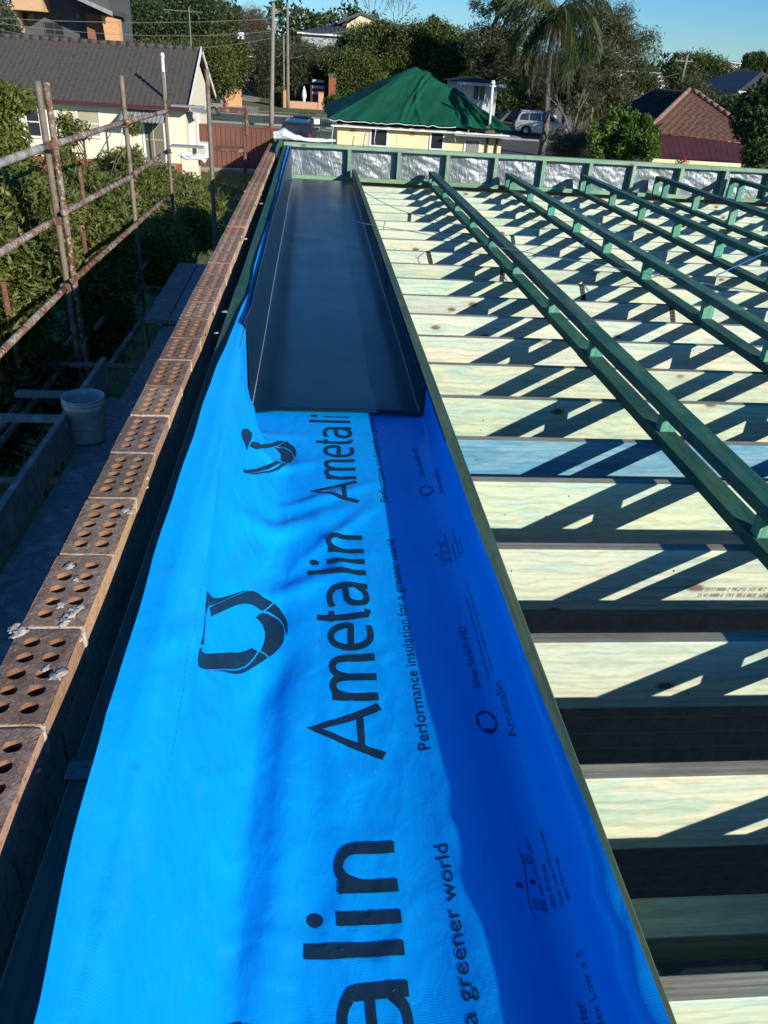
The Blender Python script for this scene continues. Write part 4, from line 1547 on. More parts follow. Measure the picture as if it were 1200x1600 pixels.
# couplers
cm = MB()
cm.cbox((-.030, -.022, -.028), (.036, .022, .028), .006)
cm.tube([(-.04, 0, -.02), (.05, 0, -.02)], .009, 8)
cm = cm.mesh('coupler', 'rusty')
for (px, py) in ((78, 228), (88, 345), (101, 449), (194, 195), (208, 273), (211, 305), (259, 178), (263, 236)):
    q = P(px, py, X=SX+.02)
    place(cm, 'coupler', sc, q)
# hop-up brackets on the standard at the deck end
for (px0, px1, py, X0, w) in ((338, 386, 172, -1.0, .07), (335, 384, 233, -1.0, .07)):
    a, c = P(px0, py, Y=q4.y+.05), P(px1, py+2, Y=q4.y+.05)
    MB().cbox((a.x, a.y, a.z-.02), (c.x, a.y+.22, a.z+.02), .004).build('bracket_plate', 'rusty', sc)
    MB().tube([(c.x-.02, a.y+.1, a.z-.25), (c.x-.02, a.y+.1, a.z+.04)], .022, 8).build('bracket_leg', 'rusty', sc)
for (px0, px1, py) in ((267, 318, 165), (266, 317, 228)):
    a, c = P(px0, py, Y=q3.y), P(px1, py, Y=q3.y)
    MB().cbox((a.x, a.y-.03, a.z-.012), (c.x, a.y+.16, a.z+.012), .004).build('bracket_plate', 'steel', sc)
# ledgers and transoms at deck level, all in shade
LX = -2.10
tubeobj('ledger', [(LX, 7.6, -2.42), (LX, 10.6, -2.38)], .0242, 'tube_grey', .1, 21)
tubeobj('ledger', [(LX-.02, 3.0, -2.42), (LX-.02, 7.3, -2.42)], .0242, 'tube_grey', .1, 22)
tubeobj('ledger', [(LX-.16, 5.2, -2.48), (LX-.16, 7.4, -2.44)], .0242, 'tube', .3, 23)
tubeobj('ledger', [(-1.76, 5.9, -2.42), (-1.70, 8.4, -2.42)], .0242, 'tube', .45, 24)
for y, n_ in ((4.35, 0), (6.42, 1), (8.95, 2)):
    tubeobj('transom', [(-2.25, y, -2.36), (-.60, y, -2.36)], .0242, 'tube_grey', .1, 30+n_)
for (x, y) in ((-.62, 6.45), (-.62, 8.97), (-.62, 4.4)):
    tubeobj('standard', [(x, y, GZ), (x, y, -1.62 if y > 5 else -2.0)], .0242, 'black', .0, 40)
# deck planks
pk = MB()
pk.grid(lambda u, v: Vector((.0+.222*u, 3.9*v, .0+.004*noise.noise(Vector((u*3, v*9, 1))))), 4, 20)
pkm = MB().cbox((0, 0, -.038), (.222, 3.9, 0), .004).mesh('plank', 'plank')
for k in range(4):
    place(pkm, 'plank', sc, (-1.50+.2265*k, 1.6, DECKZ+(.006 if k % 2 else 0)), (0, 0, R(rnd.uniform(-.15, .15))))
pkm3 = MB().cbox((0, 0, -.038), (.222, 2.35, 0), .004).mesh('plank', 'plank')
pkm2 = MB().cbox((0, 0, -.038), (.222, 3.3, 0), .004).mesh('plank', 'plank')
for k in range(0, 4):
    place(pkm2, 'plank', sc, (-1.42+.2265*k, 5.56, DECKZ-.03+(.005 if k % 2 else 0)), (0, 0, R(rnd.uniform(-.3, .3))))
for k in range(2, 4):
    place(pkm2, 'plank', sc, (-1.50+.2265*k, 6.9, DECKZ+.03+(.005 if k % 2 else 0)), (0, 0, R(rnd.uniform(-.3, .3))))
for k in range(-1, 2):
    place(pkm3, 'plank', sc, (-1.36+.2265*k, 7.4, DECKZ+.02+(.005 if k % 2 else 0)), (0, 0, R(.5+rnd.uniform(-.3, .3))))
MB().cbox((-1.575, 1.6, DECKZ), (-1.535, 5.75, DECKZ+.225), .004).build('toe_board', 'plank', sc)
MB().cbox((-2.2, 5.15, -2.33), (-1.58, 5.22, -2.29), .004).build('ledger_board', 'plank', sc)
MB().cbox((-2.2, 5.60, -2.33), (-1.58, 5.67, -2.29), .004).build('ledger_board', 'plank', sc)
# cement crumbs on the boards
b = MB()
for k in range(260):
    x, y = rnd.uniform(-1.5, -.62), rnd.uniform(1.8, 9.5)
    r = rnd.uniform(.004, .016)
    b.add([(x-r, y-r*.7, DECKZ+.003), (x+r, y-r, DECKZ+.003), (x+r*.8, y+r, DECKZ+.003), (x-r, y+r*.8, DECKZ+.003), (x, y, DECKZ+.003+r*.5)], [(0, 1, 4), (1, 2, 4), (2, 3, 4), (3, 0, 4)])
b.build('mortar_crumbs', 'plank', sc, kind='stuff')

# bucket
bq = P(139, 684, z=DECKZ+.01)
bk = thing('bucket', 'dirty white plastic bucket standing on the scaffold boards', 'bucket', bq)


def lathe(b, prof, n=36, mi=0):
    o = len(b.v)
    for (r, z) in prof:
        for k in range(n):
            t = 2*pi*k/n
            b.v.append((r*math.cos(t), r*math.sin(t), z))
    for i in range(len(prof)-1):
        for k in range(n):
            b.f.append((o+i*n+k, o+i*n+(k+1) % n, o+(i+1)*n+(k+1) % n, o+(i+1)*n+k))
            b.mi.append(mi)
    return b


b = lathe(MB(), [(.001, .004), (.118, .004), (.125, 0), (.129, .006), (.143, .300), (.146, .302), (.146, .318), (.143, .320), (.144, .338), (.152, .340), (.152, .350), (.146, .352), (.147, .372), (.153, .376), (.152, .384), (.144, .384), (.140, .330), (.124, .015), (.001, .015)])
b.build('pail', 'bucket', bk, smooth=True)
b = lathe(MB(), [(.001, .26), (.137, .262)])
b.build('dirty_contents', 'plank', bk, smooth=True)
pts = [(.152*math.cos(t), .152*math.sin(t), .335-.10*math.sin(t-pi)) for t in np.linspace(pi, 2*pi, 16)]
MB().tube(pts, .0028, 6).build('wire_handle', 'steel', bk, smooth=True)

bk.scale = (.88, .88, .77)
# ================================================================== SHRUBS BESIDE THE SCAFFOLD
def shrub(label, blobs, mat_, seed, nclump, nleaf, spread, leaf, group=None, cat='shrub', base=None, shell=(.55, 1.0), limbs=18, tr=.035):
    cx = sum(b[0][0] for b in blobs)/len(blobs)
    cy = sum(b[0][1] for b in blobs)/len(blobs)
    return tree('shrub', label, base or (cx, cy, GZ), blobs, mat_, tr, nclump, nleaf, spread, leaf, seed=seed, shell=shell, limbs=limbs, cat=cat, group=group)


HEDGE = [
    ('tall yellow green leafy shrub rising at the left edge behind the rusty tubes', [(14, 158, 8.6, 34, 24, .4), (-14, 215, 8.3, 40, 50, .6), (22, 262, 8.0, 30, 26, .4)], 'leaf_yellow', 120, 60, .17, (.105, .026)),
    ('broad shrub filling the space left of the double upright', [(25, 330, 7.6, 88, 80, .9), (60, 420, 7.1, 66, 70, .8), (10, 500, 6.6, 70, 90, .8), (-60, 420, 6.6, 90, 120, 1.0)], 'leaf_hedge', 560, 60, .17, (.105, .026)),
    ('dense shrub between the double upright and the second upright', [(140, 308, 10.6, 58, 40, .9), (150, 375, 9.6, 66, 66, 1.0), (105, 282, 11.2, 36, 26, .7), (150, 450, 8.8, 70, 60, .8)], 'leaf_hedge', 520, 55, .18, (.11, .026)),
    ('low wide hedge shrub in front of the cream house wall', [(225, 288, 17, 66, 26, 1.4), (282, 298, 17, 40, 15, 1.2), (185, 262, 18, 34, 20, 1.2), (240, 335, 15, 76, 34, 1.6), (205, 246, 17, 20, 20, .6)], 'leaf_hedge', 620, 60, .24, (.14, .032)),
    ('wispy shrub with upright shoots in front of the house window', [(102, 190, 12.5, 12, 16, .3), (108, 215, 12.5, 16, 18, .4), (95, 245, 12, 26, 22, .5), (125, 205, 12.5, 14, 8, .3), (205, 200, 15.5, 14, 16, .3)], 'leaf_yellow', 60, 34, .13, (.12, .028)),
    ('dark shaded shrub at the end of the scaffold boards', [(310, 350, 13.2, 34, 44, .9), (285, 318, 15, 46, 18, 1.0), (250, 400, 11.2, 56, 60, 1.2), (330, 322, 14.5, 16, 18, .6)], 'leaf_hedge', 480, 50, .19, (.115, .027)),
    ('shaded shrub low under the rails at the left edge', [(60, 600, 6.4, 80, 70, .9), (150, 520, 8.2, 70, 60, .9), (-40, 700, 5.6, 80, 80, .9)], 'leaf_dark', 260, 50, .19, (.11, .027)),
]
for i_, (lab_, bl_, m_, nc_, nl_, sp_, lf_) in enumerate(HEDGE):
    bb_ = []
    for (px, py, Y, rx, ry, dp) in bl_:
        k_ = .87*Y/FPX
        sh_ = sp_*.65
        bb_.append((tuple(P(px, py, Y=Y)), (max(.3*rx*k_, rx*k_-sh_), dp*.85, max(.3*ry*k_, ry*k_-sh_))))
    shrub(lab_, bb_, m_, 2+i_, nc_, nl_, sp_, lf_)
# cut stumps and stakes standing among the leaves
for (px, py, py2, Y) in ((124, 262, 295, 9.5), (128, 352, 392, 8.6), (4, 440, 500, 6.2)):
    a, c = P(px, py, Y=Y), P(px+3, py2, Y=Y)
    tag(MB().tube([(a.x, a.y, c.z-.8), (a.x, a.y, a.z)], .024, 8).build('stake', 'rusty', smooth=True), {262: 'rusty capped stake among the leaves under the top rail', 352: 'rusty stake among the leaves just right of the double upright', 440: 'short rusty stake at the left edge by the middle rail'}[py], 'stake')

# ================================================================== GROUND, ROAD, PATHS
def gz(x, y):
    f = 1-sm(8, 45, x)*.95
    return GZ+.042*max(0, y-88)*f*(1 if y < 300 else 0)+(.042*212*f if y >= 300 else 0)


b = MB()
b.grid(lambda u, v: Vector((x_ := -420+u*900, y_ := -60+(v**1.6)*1100, gz(x_, y_))), 90, 110)
struct(b.build('ground', 'grass', smooth=True, fix=True))


def ground_strip(name, pts, m, dz, thick=0.0):
    b = MB()
    for i in range(len(pts)-1):
        (xa, ya, xb), (xc, yc, xd) = pts[i], pts[i+1]
        n = max(1, int(abs(yc-ya)/3))
        for k in range(n):
            f0, f1 = k/n, (k+1)/n
            q = []
            for (f, left) in ((f0, 1), (f0, 0), (f1, 0), (f1, 1)):
                x = (xa+(xc-xa)*f) if left else (xb+(xd-xb)*f)
                y = ya+(yc-ya)*f
                q.append((x, y, gz(x, y)+dz))
            b.poly(q)
    return struct(b.build(name, m, fix=True))


def xstrip(name, y0, y1, m, dz, x0=-120, x1=160, kerb=0.0):
    b = MB()
    n = 70
    for k in range(n):
        xa, xb = x0+(x1-x0)*k/n, x0+(x1-x0)*(k+1)/n
        b.add([(xa, y0, gz(xa, y0)+dz), (xb, y0, gz(xb, y0)+dz), (xb, y1, gz(xb, y1)+dz), (xa, y1, gz(xa, y1)+dz)], [(0, 1, 2, 3)])
    return struct(b.build(name, m, fix=True))


xstrip('road', 63.5, 73.5, 'asphalt', .012)
b = MB().box((-120, 63.2, GZ), (160, 63.48, GZ+.13)).box((-120, 73.52, GZ), (160, 73.8, GZ+.13))
struct(b.build('kerb', 'concrete'))
xstrip('footpath', 60.6, 62.0, 'concrete', .016)
xstrip('far_footpath', 78.0, 79.4, 'concrete', .016)
ground_strip('driveway', [(-8.8, 73.8, -4.6), (-9.4, 84, -5.2), (-11.5, 112, -6.5)], 'concrete', .022)
ground_strip('front_path', [(-4.6, 44, -1.2), (-4.3, 60.6, -1.4)], 'concrete', .022)
ground_strip('driveway_near', [(-3.9, 60.7, 1.2), (-3.9, 63.2, 1.2)], 'concrete', .03)
ground_strip('right_driveway', [(9, 40, 15.5), (10, 63.2, 17)], 'asphalt', .02)
b = MB().box((-4.9, 36.2, GZ), (-.4, 36.5, GZ+.18))
struct(b.build('garden_kerb', 'concrete'))


# ================================================================== GENERIC HOUSE PARTS
def window(parent, x0, x1, z0, z1, y, frame='white', glass='glass', nx=1, nz=2, fw_=.06, blind=None, proud=.04):
    """window in a wall facing -Y at y; frame > panes"""
    b = MB()
    b.box((x0-fw_, y-proud, z0-fw_), (x0, y+.05, z1+fw_))
    b.box((x1, y-proud, z0-fw_), (x1+fw_, y+.05, z1+fw_))
    b.box((x0, y-proud, z1), (x1, y+.05, z1+fw_))
    b.box((x0, y-proud-.03, z0-fw_), (x1, y+.05, z0))
    for k in range(1, nz):
        zz = z0+(z1-z0)*k/nz
        b.box((x0, y-proud+.01, zz-.02), (x1, y, zz+.02))
    for k in range(1, nx):
        xx = x0+(x1-x0)*k/nx
        b.box((xx-.02, y-proud+.012, z0), (xx+.02, y-.002, z1))
    w = b.build('window', frame, parent)
    for k in range(nz):
        za, zb = z0+(z1-z0)*k/nz, z0+(z1-z0)*(k+1)/nz
        m = glass
        if blind and k >= nz-blind:
            m = 'curtain'
        MB().box((x0+.002, y-.012, za+.021), (x1-.002, y-.006, zb-.021)).build('pane', m, w)
    return w


def tile_plane(b, A, B, C, D, nrow, pitch=.3, step=.035, roll=.03, mi=0):
    """tiled roof plane; A,B eave left/right, D,C ridge left/right; each course is a stepped row with rounded rolls"""
    A, B, C, D = map(Vector, (A, B, C, D))
    nrm = (B-A).cross(D-A).normalized()
    if nrm.z < 0:
        nrm = -nrm
    W = (B-A).length
    for r in range(nrow):
        f0, f1 = r/nrow, (r+1)/nrow
        L0, R0 = A.lerp(D, f0), B.lerp(C, f0)
        L1, R1 = A.lerp(D, f1), B.lerp(C, f1)
        w0 = (R0-L0).length
        n = max(2, int(round(w0/pitch))*3)
        o = len(b.v)
        for i in range(n+1):
            g = i/n
            h = roll*(1 if i % 3 == 0 else 0)+random.Random(r*131+i).uniform(0, .006)
            p0, p1 = L0.lerp(R0, g), L1.lerp(R1, g)
            b.v.append(tuple(p0+nrm*(step+h)))
            b.v.append(tuple(p1+nrm*(h*.9)))
            b.v.append(tuple(p0))
        for i in range(n):
            a = o+i*3
            b.f.append((a, a+3, a+4, a+1))
            b.f.append((a+2, a+5, a+3, a))
            b.mi += [mi, mi]
    return b


def ridge_caps(b, a, c, r=.11, step=.38):
    a, c = Vector(a), Vector(c)
    n = max(1, int((c-a).length/step))
    for k in range(n):
        p, q = a.lerp(c, k/n), a.lerp(c, (k+1.06)/n)
        b.tube([p, q], [r, r*.88], 8)
    return b


def ribbed(b, A, B, C, D, n, h=.03, mi=0):
    """sheet roof or fence with n trapezoid ribs; A,B one edge, D,C the opposite"""
    A, B, C, D = map(Vector, (A, B, C, D))
    nrm = (B-A).cross(D-A).normalized()
    o = len(b.v)
    prof = [(0, 0), (.38, 0), (.46, 1), (.62, 1), (.70, 0)]
    fs = [(i+p[0])/n for i in range(n) for p in prof]+[1.0]
    hs = [p[1] for i in range(n) for p in prof]+[0]
    for f, hh in zip(fs, hs):
        b.v.append(tuple(A.lerp(B, f)+nrm*h*hh))
        b.v.append(tuple(D.lerp(C, f)+nrm*h*hh))
    for i in range(len(fs)-1):
        a = o+i*2
        b.f.append((a, a+2, a+3, a+1))
        b.mi.append(mi)
    return b


# ================================================================== CREAM HOUSE ON THE LEFT
GX = -4.95            # gable wall facing +X
HY = 33.9             # front wall
h = thing('cream_house', 'cream fibro house with a dark tiled gable roof on the left behind the shrubs', 'house', (GX, HY, GZ))
o_ = Vector((GX, HY, GZ))


def rel(p):
    return Vector(p)-o_


EZ = 2.62
b = MB()
b.box((-16, 0, .55), (0, 8.2, EZ))
wl_ = b.build('wall', 'cream_pale', h)
# sheet joints: cover strips standing proud
b = MB()
for x in (-15.2, -12.6, -10.2, -7.6, -5.2, -2.2, -1.25):
    b.box((x, -.012, .55), (x+.035, -.001, EZ))
b.box((-16, -.010, 1.6), (-5.15, -.001, 1.625))
b.box((-16, -.010, 2.2), (-5.15, -.001, 2.225))
b.box((-5.1, -.010, 1.35), (0, -.001, 1.375))
b.build('cover_strip', 'cream_pale', h)
MB().box((-16, .03, 0), (-.03, 8.1, .549)).build('base_wall', 'red_brick', h)
# gable wall with vertical boards
b = MB()
n = 26
for k in range(n):
    y0, y1 = .0+8.2*k/n, 8.2*(k+1)/n
    def zt_(y):
        return EZ+1.72*(1-abs(y-4.1)/4.1)
    b.prism([(.001, y0+.015, .56), (.001, y1-.015, .56), (.001, y1-.015, zt_(y1)), (.001, y0+.015, zt_(y0))], (.030, 0, 0))
b.prism([(-.04, 0, EZ), (-.04, 8.2, EZ), (-.04, 4.1, EZ+1.72)], (.038, 0, 0))
b.build('gable_wall', 'cream_pale', h)
rb = MB()
tile_plane(rb, (-16.3, -.45, EZ-.10), (.28, -.45, EZ-.10), (.28, 4.1, EZ+1.86), (-16.3, 4.1, EZ+1.86), 20, .21, .028, .016)
tile_plane(rb, (.28, 8.65, EZ-.10), (-16.3, 8.65, EZ-.10), (-16.3, 4.1, EZ+1.86), (.28, 4.1, EZ+1.86), 17)
rf = rb.build('roof', 'tile_dark', h, fix=False)
ridge_caps(MB(), (-16.2, 4.1, EZ+1.88), (.3, 4.1, EZ+1.88), .12).build('ridge_cap', 'tile_dark', rf, smooth=True)
MB().box((-16.3, -.58, EZ-.16), (.28, -.46, EZ-.05)).build('roof_gutter', 'gutter_red', h)
MB().box((-16.2, -.45, EZ-.20), (.2, 0, EZ-.17)).build('eave_lining', 'white', h)
b = MB()
for (y0, z0, y1, z1) in ((-.47, EZ-.14, 4.1, EZ+1.80), (8.67, EZ-.14, 4.1, EZ+1.80)):
    b.prism([(.26, y0, z0), (.26, y1, z1), (.26, y1, z1+.2), (.26, y0, z0+.2)], (.04, 0, 0))
b.build('barge_board', 'white', h)
w1 = rel(P(121, 180, Y=HY))
window(h, w1.x, w1.x+.78, 1.35, 2.25, -.001, blind=2)
w2 = rel(P(41, 180, Y=HY))
window(h, w2.x, w2.x+.45, 1.25, 2.25, -.001)
window(h, w2.x-3.2, w2.x-1.9, 1.25, 2.25, -.001)
# screen door, porch hood and posts
dx = rel(P(227, 215, Y=HY)).x
d_ = MB().box((dx-.08, -.05, .55), (dx, .02, 2.2)).box((dx+.72, -.05, .55), (dx+.84, .02, 2.2)).box((dx, -.05, 2.1), (dx+.72, .02, 2.2)).build('door_frame', 'white', h)
MB().box((dx+.002, -.006, .56), (dx+.718, -.002, 2.098)).build('door', 'render_dark', h)
b = MB()
for k in range(-14, 10):
    for s_ in (1, -1):
        x0 = k*.11
        pts = []
        for f in range(2):
            pass
        xa, za, xb_, zb_ = x0, 0.0, x0+1.54, 1.54
        # clip the diagonal to the door
        t0, t1 = max(0, -xa/1.54), min(1, (.72-xa)/1.54)
        if t1 > t0:
            A, B = (xa+1.54*t0, 1.54*t0), (xa+1.54*t1, 1.54*t1)
            if s_ < 0:
                A, B = (.72-A[0], A[1]), (.72-B[0], B[1])
            b.tube([(dx+A[0], -.03-.004*s_, .56+A[1]), (dx+B[0], -.03-.004*s_, .56+B[1])], .010, 4)
b.build('door_lattice', 'curtain', h)
b = MB()
ribbed(b, (dx-.75, -1.05, 2.02), (dx+1.0, -1.05, 2.02), (dx+1.0, -.02, 2.38), (dx-.75, -.02, 2.38), 12, .03)
b.build('porch_hood', 'steel', h, fix=False)
b = MB()
for x in (dx-.65, dx+.95):
    b.tube([(x, -1.0, 0), (x, -1.0, 2.02)], .03, 8)
b.build('porch_post', 'white', h, smooth=True)
MB().box((dx-.9, -1.1, 0), (dx+1.1, -.02, .52)).build('porch_step', 'concrete', h)
# windows and lean-to sheet on the gable side
for (y0, y1) in ((.9, 1.5), (1.7, 2.3), (3.4, 4.0)):
    b = MB()
    b.box((.032, y0, 1.0), (.07, y0+.07, 2.3)).box((.032, y1-.07, 1.0), (.07, y1, 2.3)).box((.032, y0+.07, 2.2), (.07, y1-.07, 2.3))
    b.build('side_window', 'white', h)
# awning on the gable side near the front
b = MB()
b.prism([(-.65, -.15, EZ-.02), (.75, -.05, EZ-.28), (.78, 1.4, EZ-.26), (-.1, 1.4, EZ-.0)], (0, 0, .05))
b.build('side_awning', 'steel', h)
# white vent pipe standing on the roof
vp = MB()
q = rel(P(259, 165, Y=HY+.2))
qt = rel(P(254, 88, Y=HY+.2))
vp.tube([(q.x, .15, EZ-.15), (qt.x, .15, qt.z)], .06, 10)
vp.tube([(qt.x, .15, qt.z-.02), (qt.x, .15, qt.z+.12)], [.10, .05], 10)
vp.build('vent_pipe', 'white', h, smooth=True)
# antenna
q = rel(P(299, 88, Y=HY+4))
b = MB()
b.tube([(q.x, 4.1, EZ+1.7), (q.x, 4.1, EZ+3.35)], .02, 6)
b.tube([(q.x-1.0, 4.1, EZ+3.2), (q.x+.55, 4.1, EZ+3.2)], .012, 5)
for k in range(9):
    xx = q.x-1.0+.19*k
    b.tube([(xx, 3.85, EZ+3.2), (xx, 4.35, EZ+3.2)], .008, 4)
b.build('antenna', 'steel', h)
# air conditioner by the wall
q = P(318, 232, Y=HY+1.4)
ac = thing('air_conditioner', 'pale split air conditioner unit fixed to the gable side of the cream house', 'air conditioner', (q.x, HY+1.0, q.z-.32))
MB().cbox((-.15, 0, 0), (.22, .8, .55), .01).build('case', 'white', ac)
b = MB()
for k in range(7):
    b.box((-.1+.0, -.012, .08+.055*k), (.12, -.002, .10+.055*k))
b.build('grille', 'render_grey', ac)
lathe(MB(), [(.01, 0), (.16, 0)]).build('fan_guard', 'render_grey', ac, loc=(0, -.005, .3)).rotation_euler = (pi/2, 0, 0)
# clutter by the wall: box wrapped in plastic
q = P(305, 292, z=GZ)
cl = thing('wrapped_fridge', 'pale box shaped appliance half wrapped in clear plastic beside the cream house', 'appliance', (q.x, q.y, GZ))
MB().cbox((-.40, -.35, 0), (.20, .3, 1.05), .02).build('body', 'cream_pale', cl)
b = MB()
b.grid(lambda u, v: Vector((-.50+.95*u+.10*noise.noise(Vector((u*5, v*4, 1))), -.40+.8*v, 1.10+.22*noise.noise(Vector((u*4, v*4, 3)))-.5*max(0, u-.7)-.15*abs(v-.5))), 14, 12)
b.build('plastic_cover', 'white_plastic', cl, smooth=True)

# ================================================================== FENCES
def steel_fence(label, x0, x1, y, zt_, n, m, group=None):
    f = thing('steel_fence', label, 'fence', (x0, y, GZ))
    w = (x1-x0)/n
    pb = MB()
    ribbed(pb, (0, 0, .02), (w-.06, 0, .02), (w-.06, 0, zt_), (0, 0, zt_), max(3, int(w/.2)), .03)
    pb.box((0, -.03, zt_), (w-.06, .05, zt_+.05)).box((0, -.03, -.02), (w-.06, .05, .03))
    pm = pb.mesh('panel', m, fix=False)
    om = MB().box((-.03, -.04, 0), (.03, .06, zt_+.04)).mesh('fence_post', m)
    for k in range(n):
        place(pm, 'panel', f, (k*w+.03, 0, 0))
    for k in range(n+1):
        place(om, 'fence_post', f, (k*w, 0, 0))
    return f


fq0, fq1 = P(338, 262, z=GZ), P(408, 262, z=GZ)
steel_fence('brown ribbed steel fence panels across the side yard', -4.9, -1.05, 37.4, 1.72, 2, 'fence_brown')
b = MB()
a, c = P(440, 215, Y=37.4), P(396, 300, Y=26)
f2 = thing('steel_fence', 'grey green steel fence running away beside the brick wall', 'fence', (-.95, 20, GZ))
for k in range(7):
    bb = MB()
    ribbed(bb, (0, 0, 0), (0, 2.4, 0), (0, 2.4, 1.75), (0, 0, 1.75), 12, .03)
    bb.box((-.03, 0, 1.75), (.03, 2.4, 1.80))
    bb.build('panel', 'steel', f2, loc=(0, 2.5*k, 0), fix=False)


def picket_fence(label, x0, x1, y, z0, hgt, sp=.12, m='fence_green'):
    f = thing('picket_fence', label, 'fence', (x0, y, z0))
    b = MB()
    x = 0
    while x < x1-x0:
        b.box((x, -.012, .08), (x+.022, .012, hgt))
        b.add([(x-.012, -.014, hgt), (x+.034, -.014, hgt), (x+.034, .014, hgt), (x-.012, .014, hgt), (x+.011, 0, hgt+.09)], [(0, 1, 4), (1, 2, 4), (2, 3, 4), (3, 0, 4)])
        x += sp
    b.build('picket', m, f, kind='stuff')
    b = MB()
    for z in (.2, hgt-.18):
        b.box((0, .014, z), (x1-x0, .045, z+.04))
    b.build('rail', m, f)
    pm = MB().cbox((-.04, -.04, 0), (.04, .04, hgt+.15), .01).mesh('fence_post', m)
    x = 0
    while x < x1-x0:
        place(pm, 'fence_post', f, (x, .06, 0))
        x += 2.4
    return f


picket_fence('green metal picket fence along the footpath on the left', -12.0, -3.4, 59.6, GZ, 1.0)
picket_fence('short green metal picket gate left of the green roofed house', .55, 3.2, 58.0, GZ, 1.15)
picket_fence('low green picket fence in front of the lawn behind the brown fence', -9.5, -3.4, 44.5, GZ, .9)
steel_fence('green steel fence beside the cream cottage at the driveway', 7.3, 9.6, 32.0, 1.6, 2, 'fence_green')

# ================================================================== COTTAGE UNDER A GREEN TARPAULIN
CY = 30.0
cA = P(513, 188, Y=CY-.35)
cB = P(712, 200, Y=CY-.35)
cR = P(800, 206, Y=CY-.35)
cP = P(650, 107, Y=CY+4.2)
cQ = P(706, 141, Y=CY+3.2)
ct = thing('tarped_cottage', 'cream fibro cottage whose hip roof is covered by a green tarpaulin', 'house', (cA.x, CY, GZ))
co = Vector((cA.x, CY, GZ))
wx0, wx1 = P(527, 215, Y=CY).x-co.x, P(784, 220, Y=CY).x-co.x
ez = cA.z-GZ
MB().box((wx0, 0, .1), (wx1, 8.0, ez-.12)).build('wall', 'cream', ct)
b = MB()
for px in (575, 620, 694, 722, 752):
    x = P(px, 215, Y=CY).x-co.x
    b.box((x, -.012, .1), (x+.03, -.001, ez-.13))
zz = P(600, 211, Y=CY).z-GZ
b.box((wx0, -.010, zz), (wx1, -.001, zz+.022))
b.build('cover_strip', 'cream', ct)
for (pa, pb, nz) in ((580, 604, 3), (674, 692, 3)):
    xa, xb = P(pa, 215, Y=CY).x-co.x, P(pb, 215, Y=CY).x-co.x
    window(ct, xa, xb, .9, ez-.22, -.001, nz=nz)
xa, xb = P(727, 230, Y=CY).x-co.x, P(748, 230, Y=CY).x-co.x
lw = window(ct, xa, xb, .9, P(737, 219, Y=CY).z-GZ, -.001, nz=1)
b = MB()
hgt = P(737, 219, Y=CY).z-GZ-.9
for k in range(-12, 8):
    for s_ in (1, -1):
        x0 = k*.10
        t0, t1 = max(0, -x0/hgt), min(1, (xb-xa-x0)/hgt)
        if t1 > t0:
            A, B = (x0+hgt*t0, hgt*t0), (x0+hgt*t1, hgt*t1)
            if s_ < 0:
                A, B = (xb-xa-A[0], A[1]), (xb-xa-B[0], B[1])
            b.tube([(xa+A[0], -.03-.004*s_, .9+A[1]), (xa+B[0], -.03-.004*s_, .9+B[1])], .008, 4)
b.build('window_lattice', 'white', ct)
for (px, m) in ((762, 'bark'), (777, 'bark')):
    x = P(px, 215, Y=CY).x-co.x
    MB().tube([(x, -.06, 0), (x, -.06, ez-.15)], .035, 8).build('down_pipe', 'roof_brown', ct, smooth=True)
for (px,) in ((551,), (645,)):
    x = P(px, 197, Y=CY).x-co.x
    MB().box((x-.09, -.02, ez-.34), (x+.09, -.001, ez-.24)).build('wall_vent', 'brick_side', ct)
# hip roof clad in the tarp
lA, lB, lP, lQ = (v-co for v in (cA, cB, cP, cQ))
back = Vector((0, 8.8, 0))
lbL = Vector((lA.x, 8.4, lA.z))
lbR = Vector((wx1+.4, 8.4, lA.z))
lR = cR-co


def bil(A, B, C, D, amp, seed, nu=44, nv=30, folds=()):
    def fn(u, v):
        p = A.lerp(B, u).lerp(D.lerp(C, u), v)
        n_ = (B-A).cross(D-A).normalized()
        if n_.z < 0:
            n_ = -n_
        hh = amp*(noise.noise(Vector((u*5+seed, v*2.2, seed)))+.4*noise.noise(Vector((u*14+v*6, v*6, seed+3))))
        for (u0, u1, w, hgt_) in folds:
            uu = u0+(u1-u0)*v
            hh += hgt_*math.exp(-((u-uu)/w)**2)*(1-.35*v)
        edge = min(1, 8*min(u, 1-u)+.3)*min(1, 8*min(v, 1-v)+.2)
        return p+n_*(hh*edge+.06)+Vector((0, 0, -.03*abs(math.sin(u*21+2*math.sin(u*9)))*(1-v)**6))
    return fn


b = MB()
b.grid(bil(lA, lB, lQ, lP, .05, 1, folds=[(.74, .30, .016, .07), (.56, .35, .02, .05), (.60, .45, .02, .04), (.22, .0, .05, .03)]), 90, 40)
b.grid(bil(lB, lR, lQ+Vector((.05, .1, 0)), lQ, .20, 5, folds=[(.25, .1, .03, .16), (.5, .4, .03, -.14), (.7, .5, .04, .18)]), 40, 30)
b.grid(bil(lbL, lA, lP, lP+Vector((-.02, .05, 0)), .10, 8), 24, 20)
b.grid(bil(lR, lbR, lP+Vector((.1, .4, 0)), lQ, .15, 9), 24, 20)
b.grid(bil(lbR, lbL, lP+Vector((-.02, .06, 0)), lP+Vector((.1, .4, 0)), .10, 12), 24, 20)
b.build('tarpaulin', 'tarp', ct, smooth=True)
b = MB()
hem = [bil(lA, lB, lQ, lP, .05, 1)(u, 0)+Vector((0, -.02, -.03+.012*math.sin(u*60+3*math.sin(u*17)))) for u in np.linspace(0, 1, 60)]
b.tube(hem, .011, 6)
b.build('tarp_hem', 'white_plastic', ct, smooth=True)
MB().box((lB.x-.05, -.62, ez-.22), (wx1+.55, .2, ez-.17)).build('awning_roof', 'steel', ct)
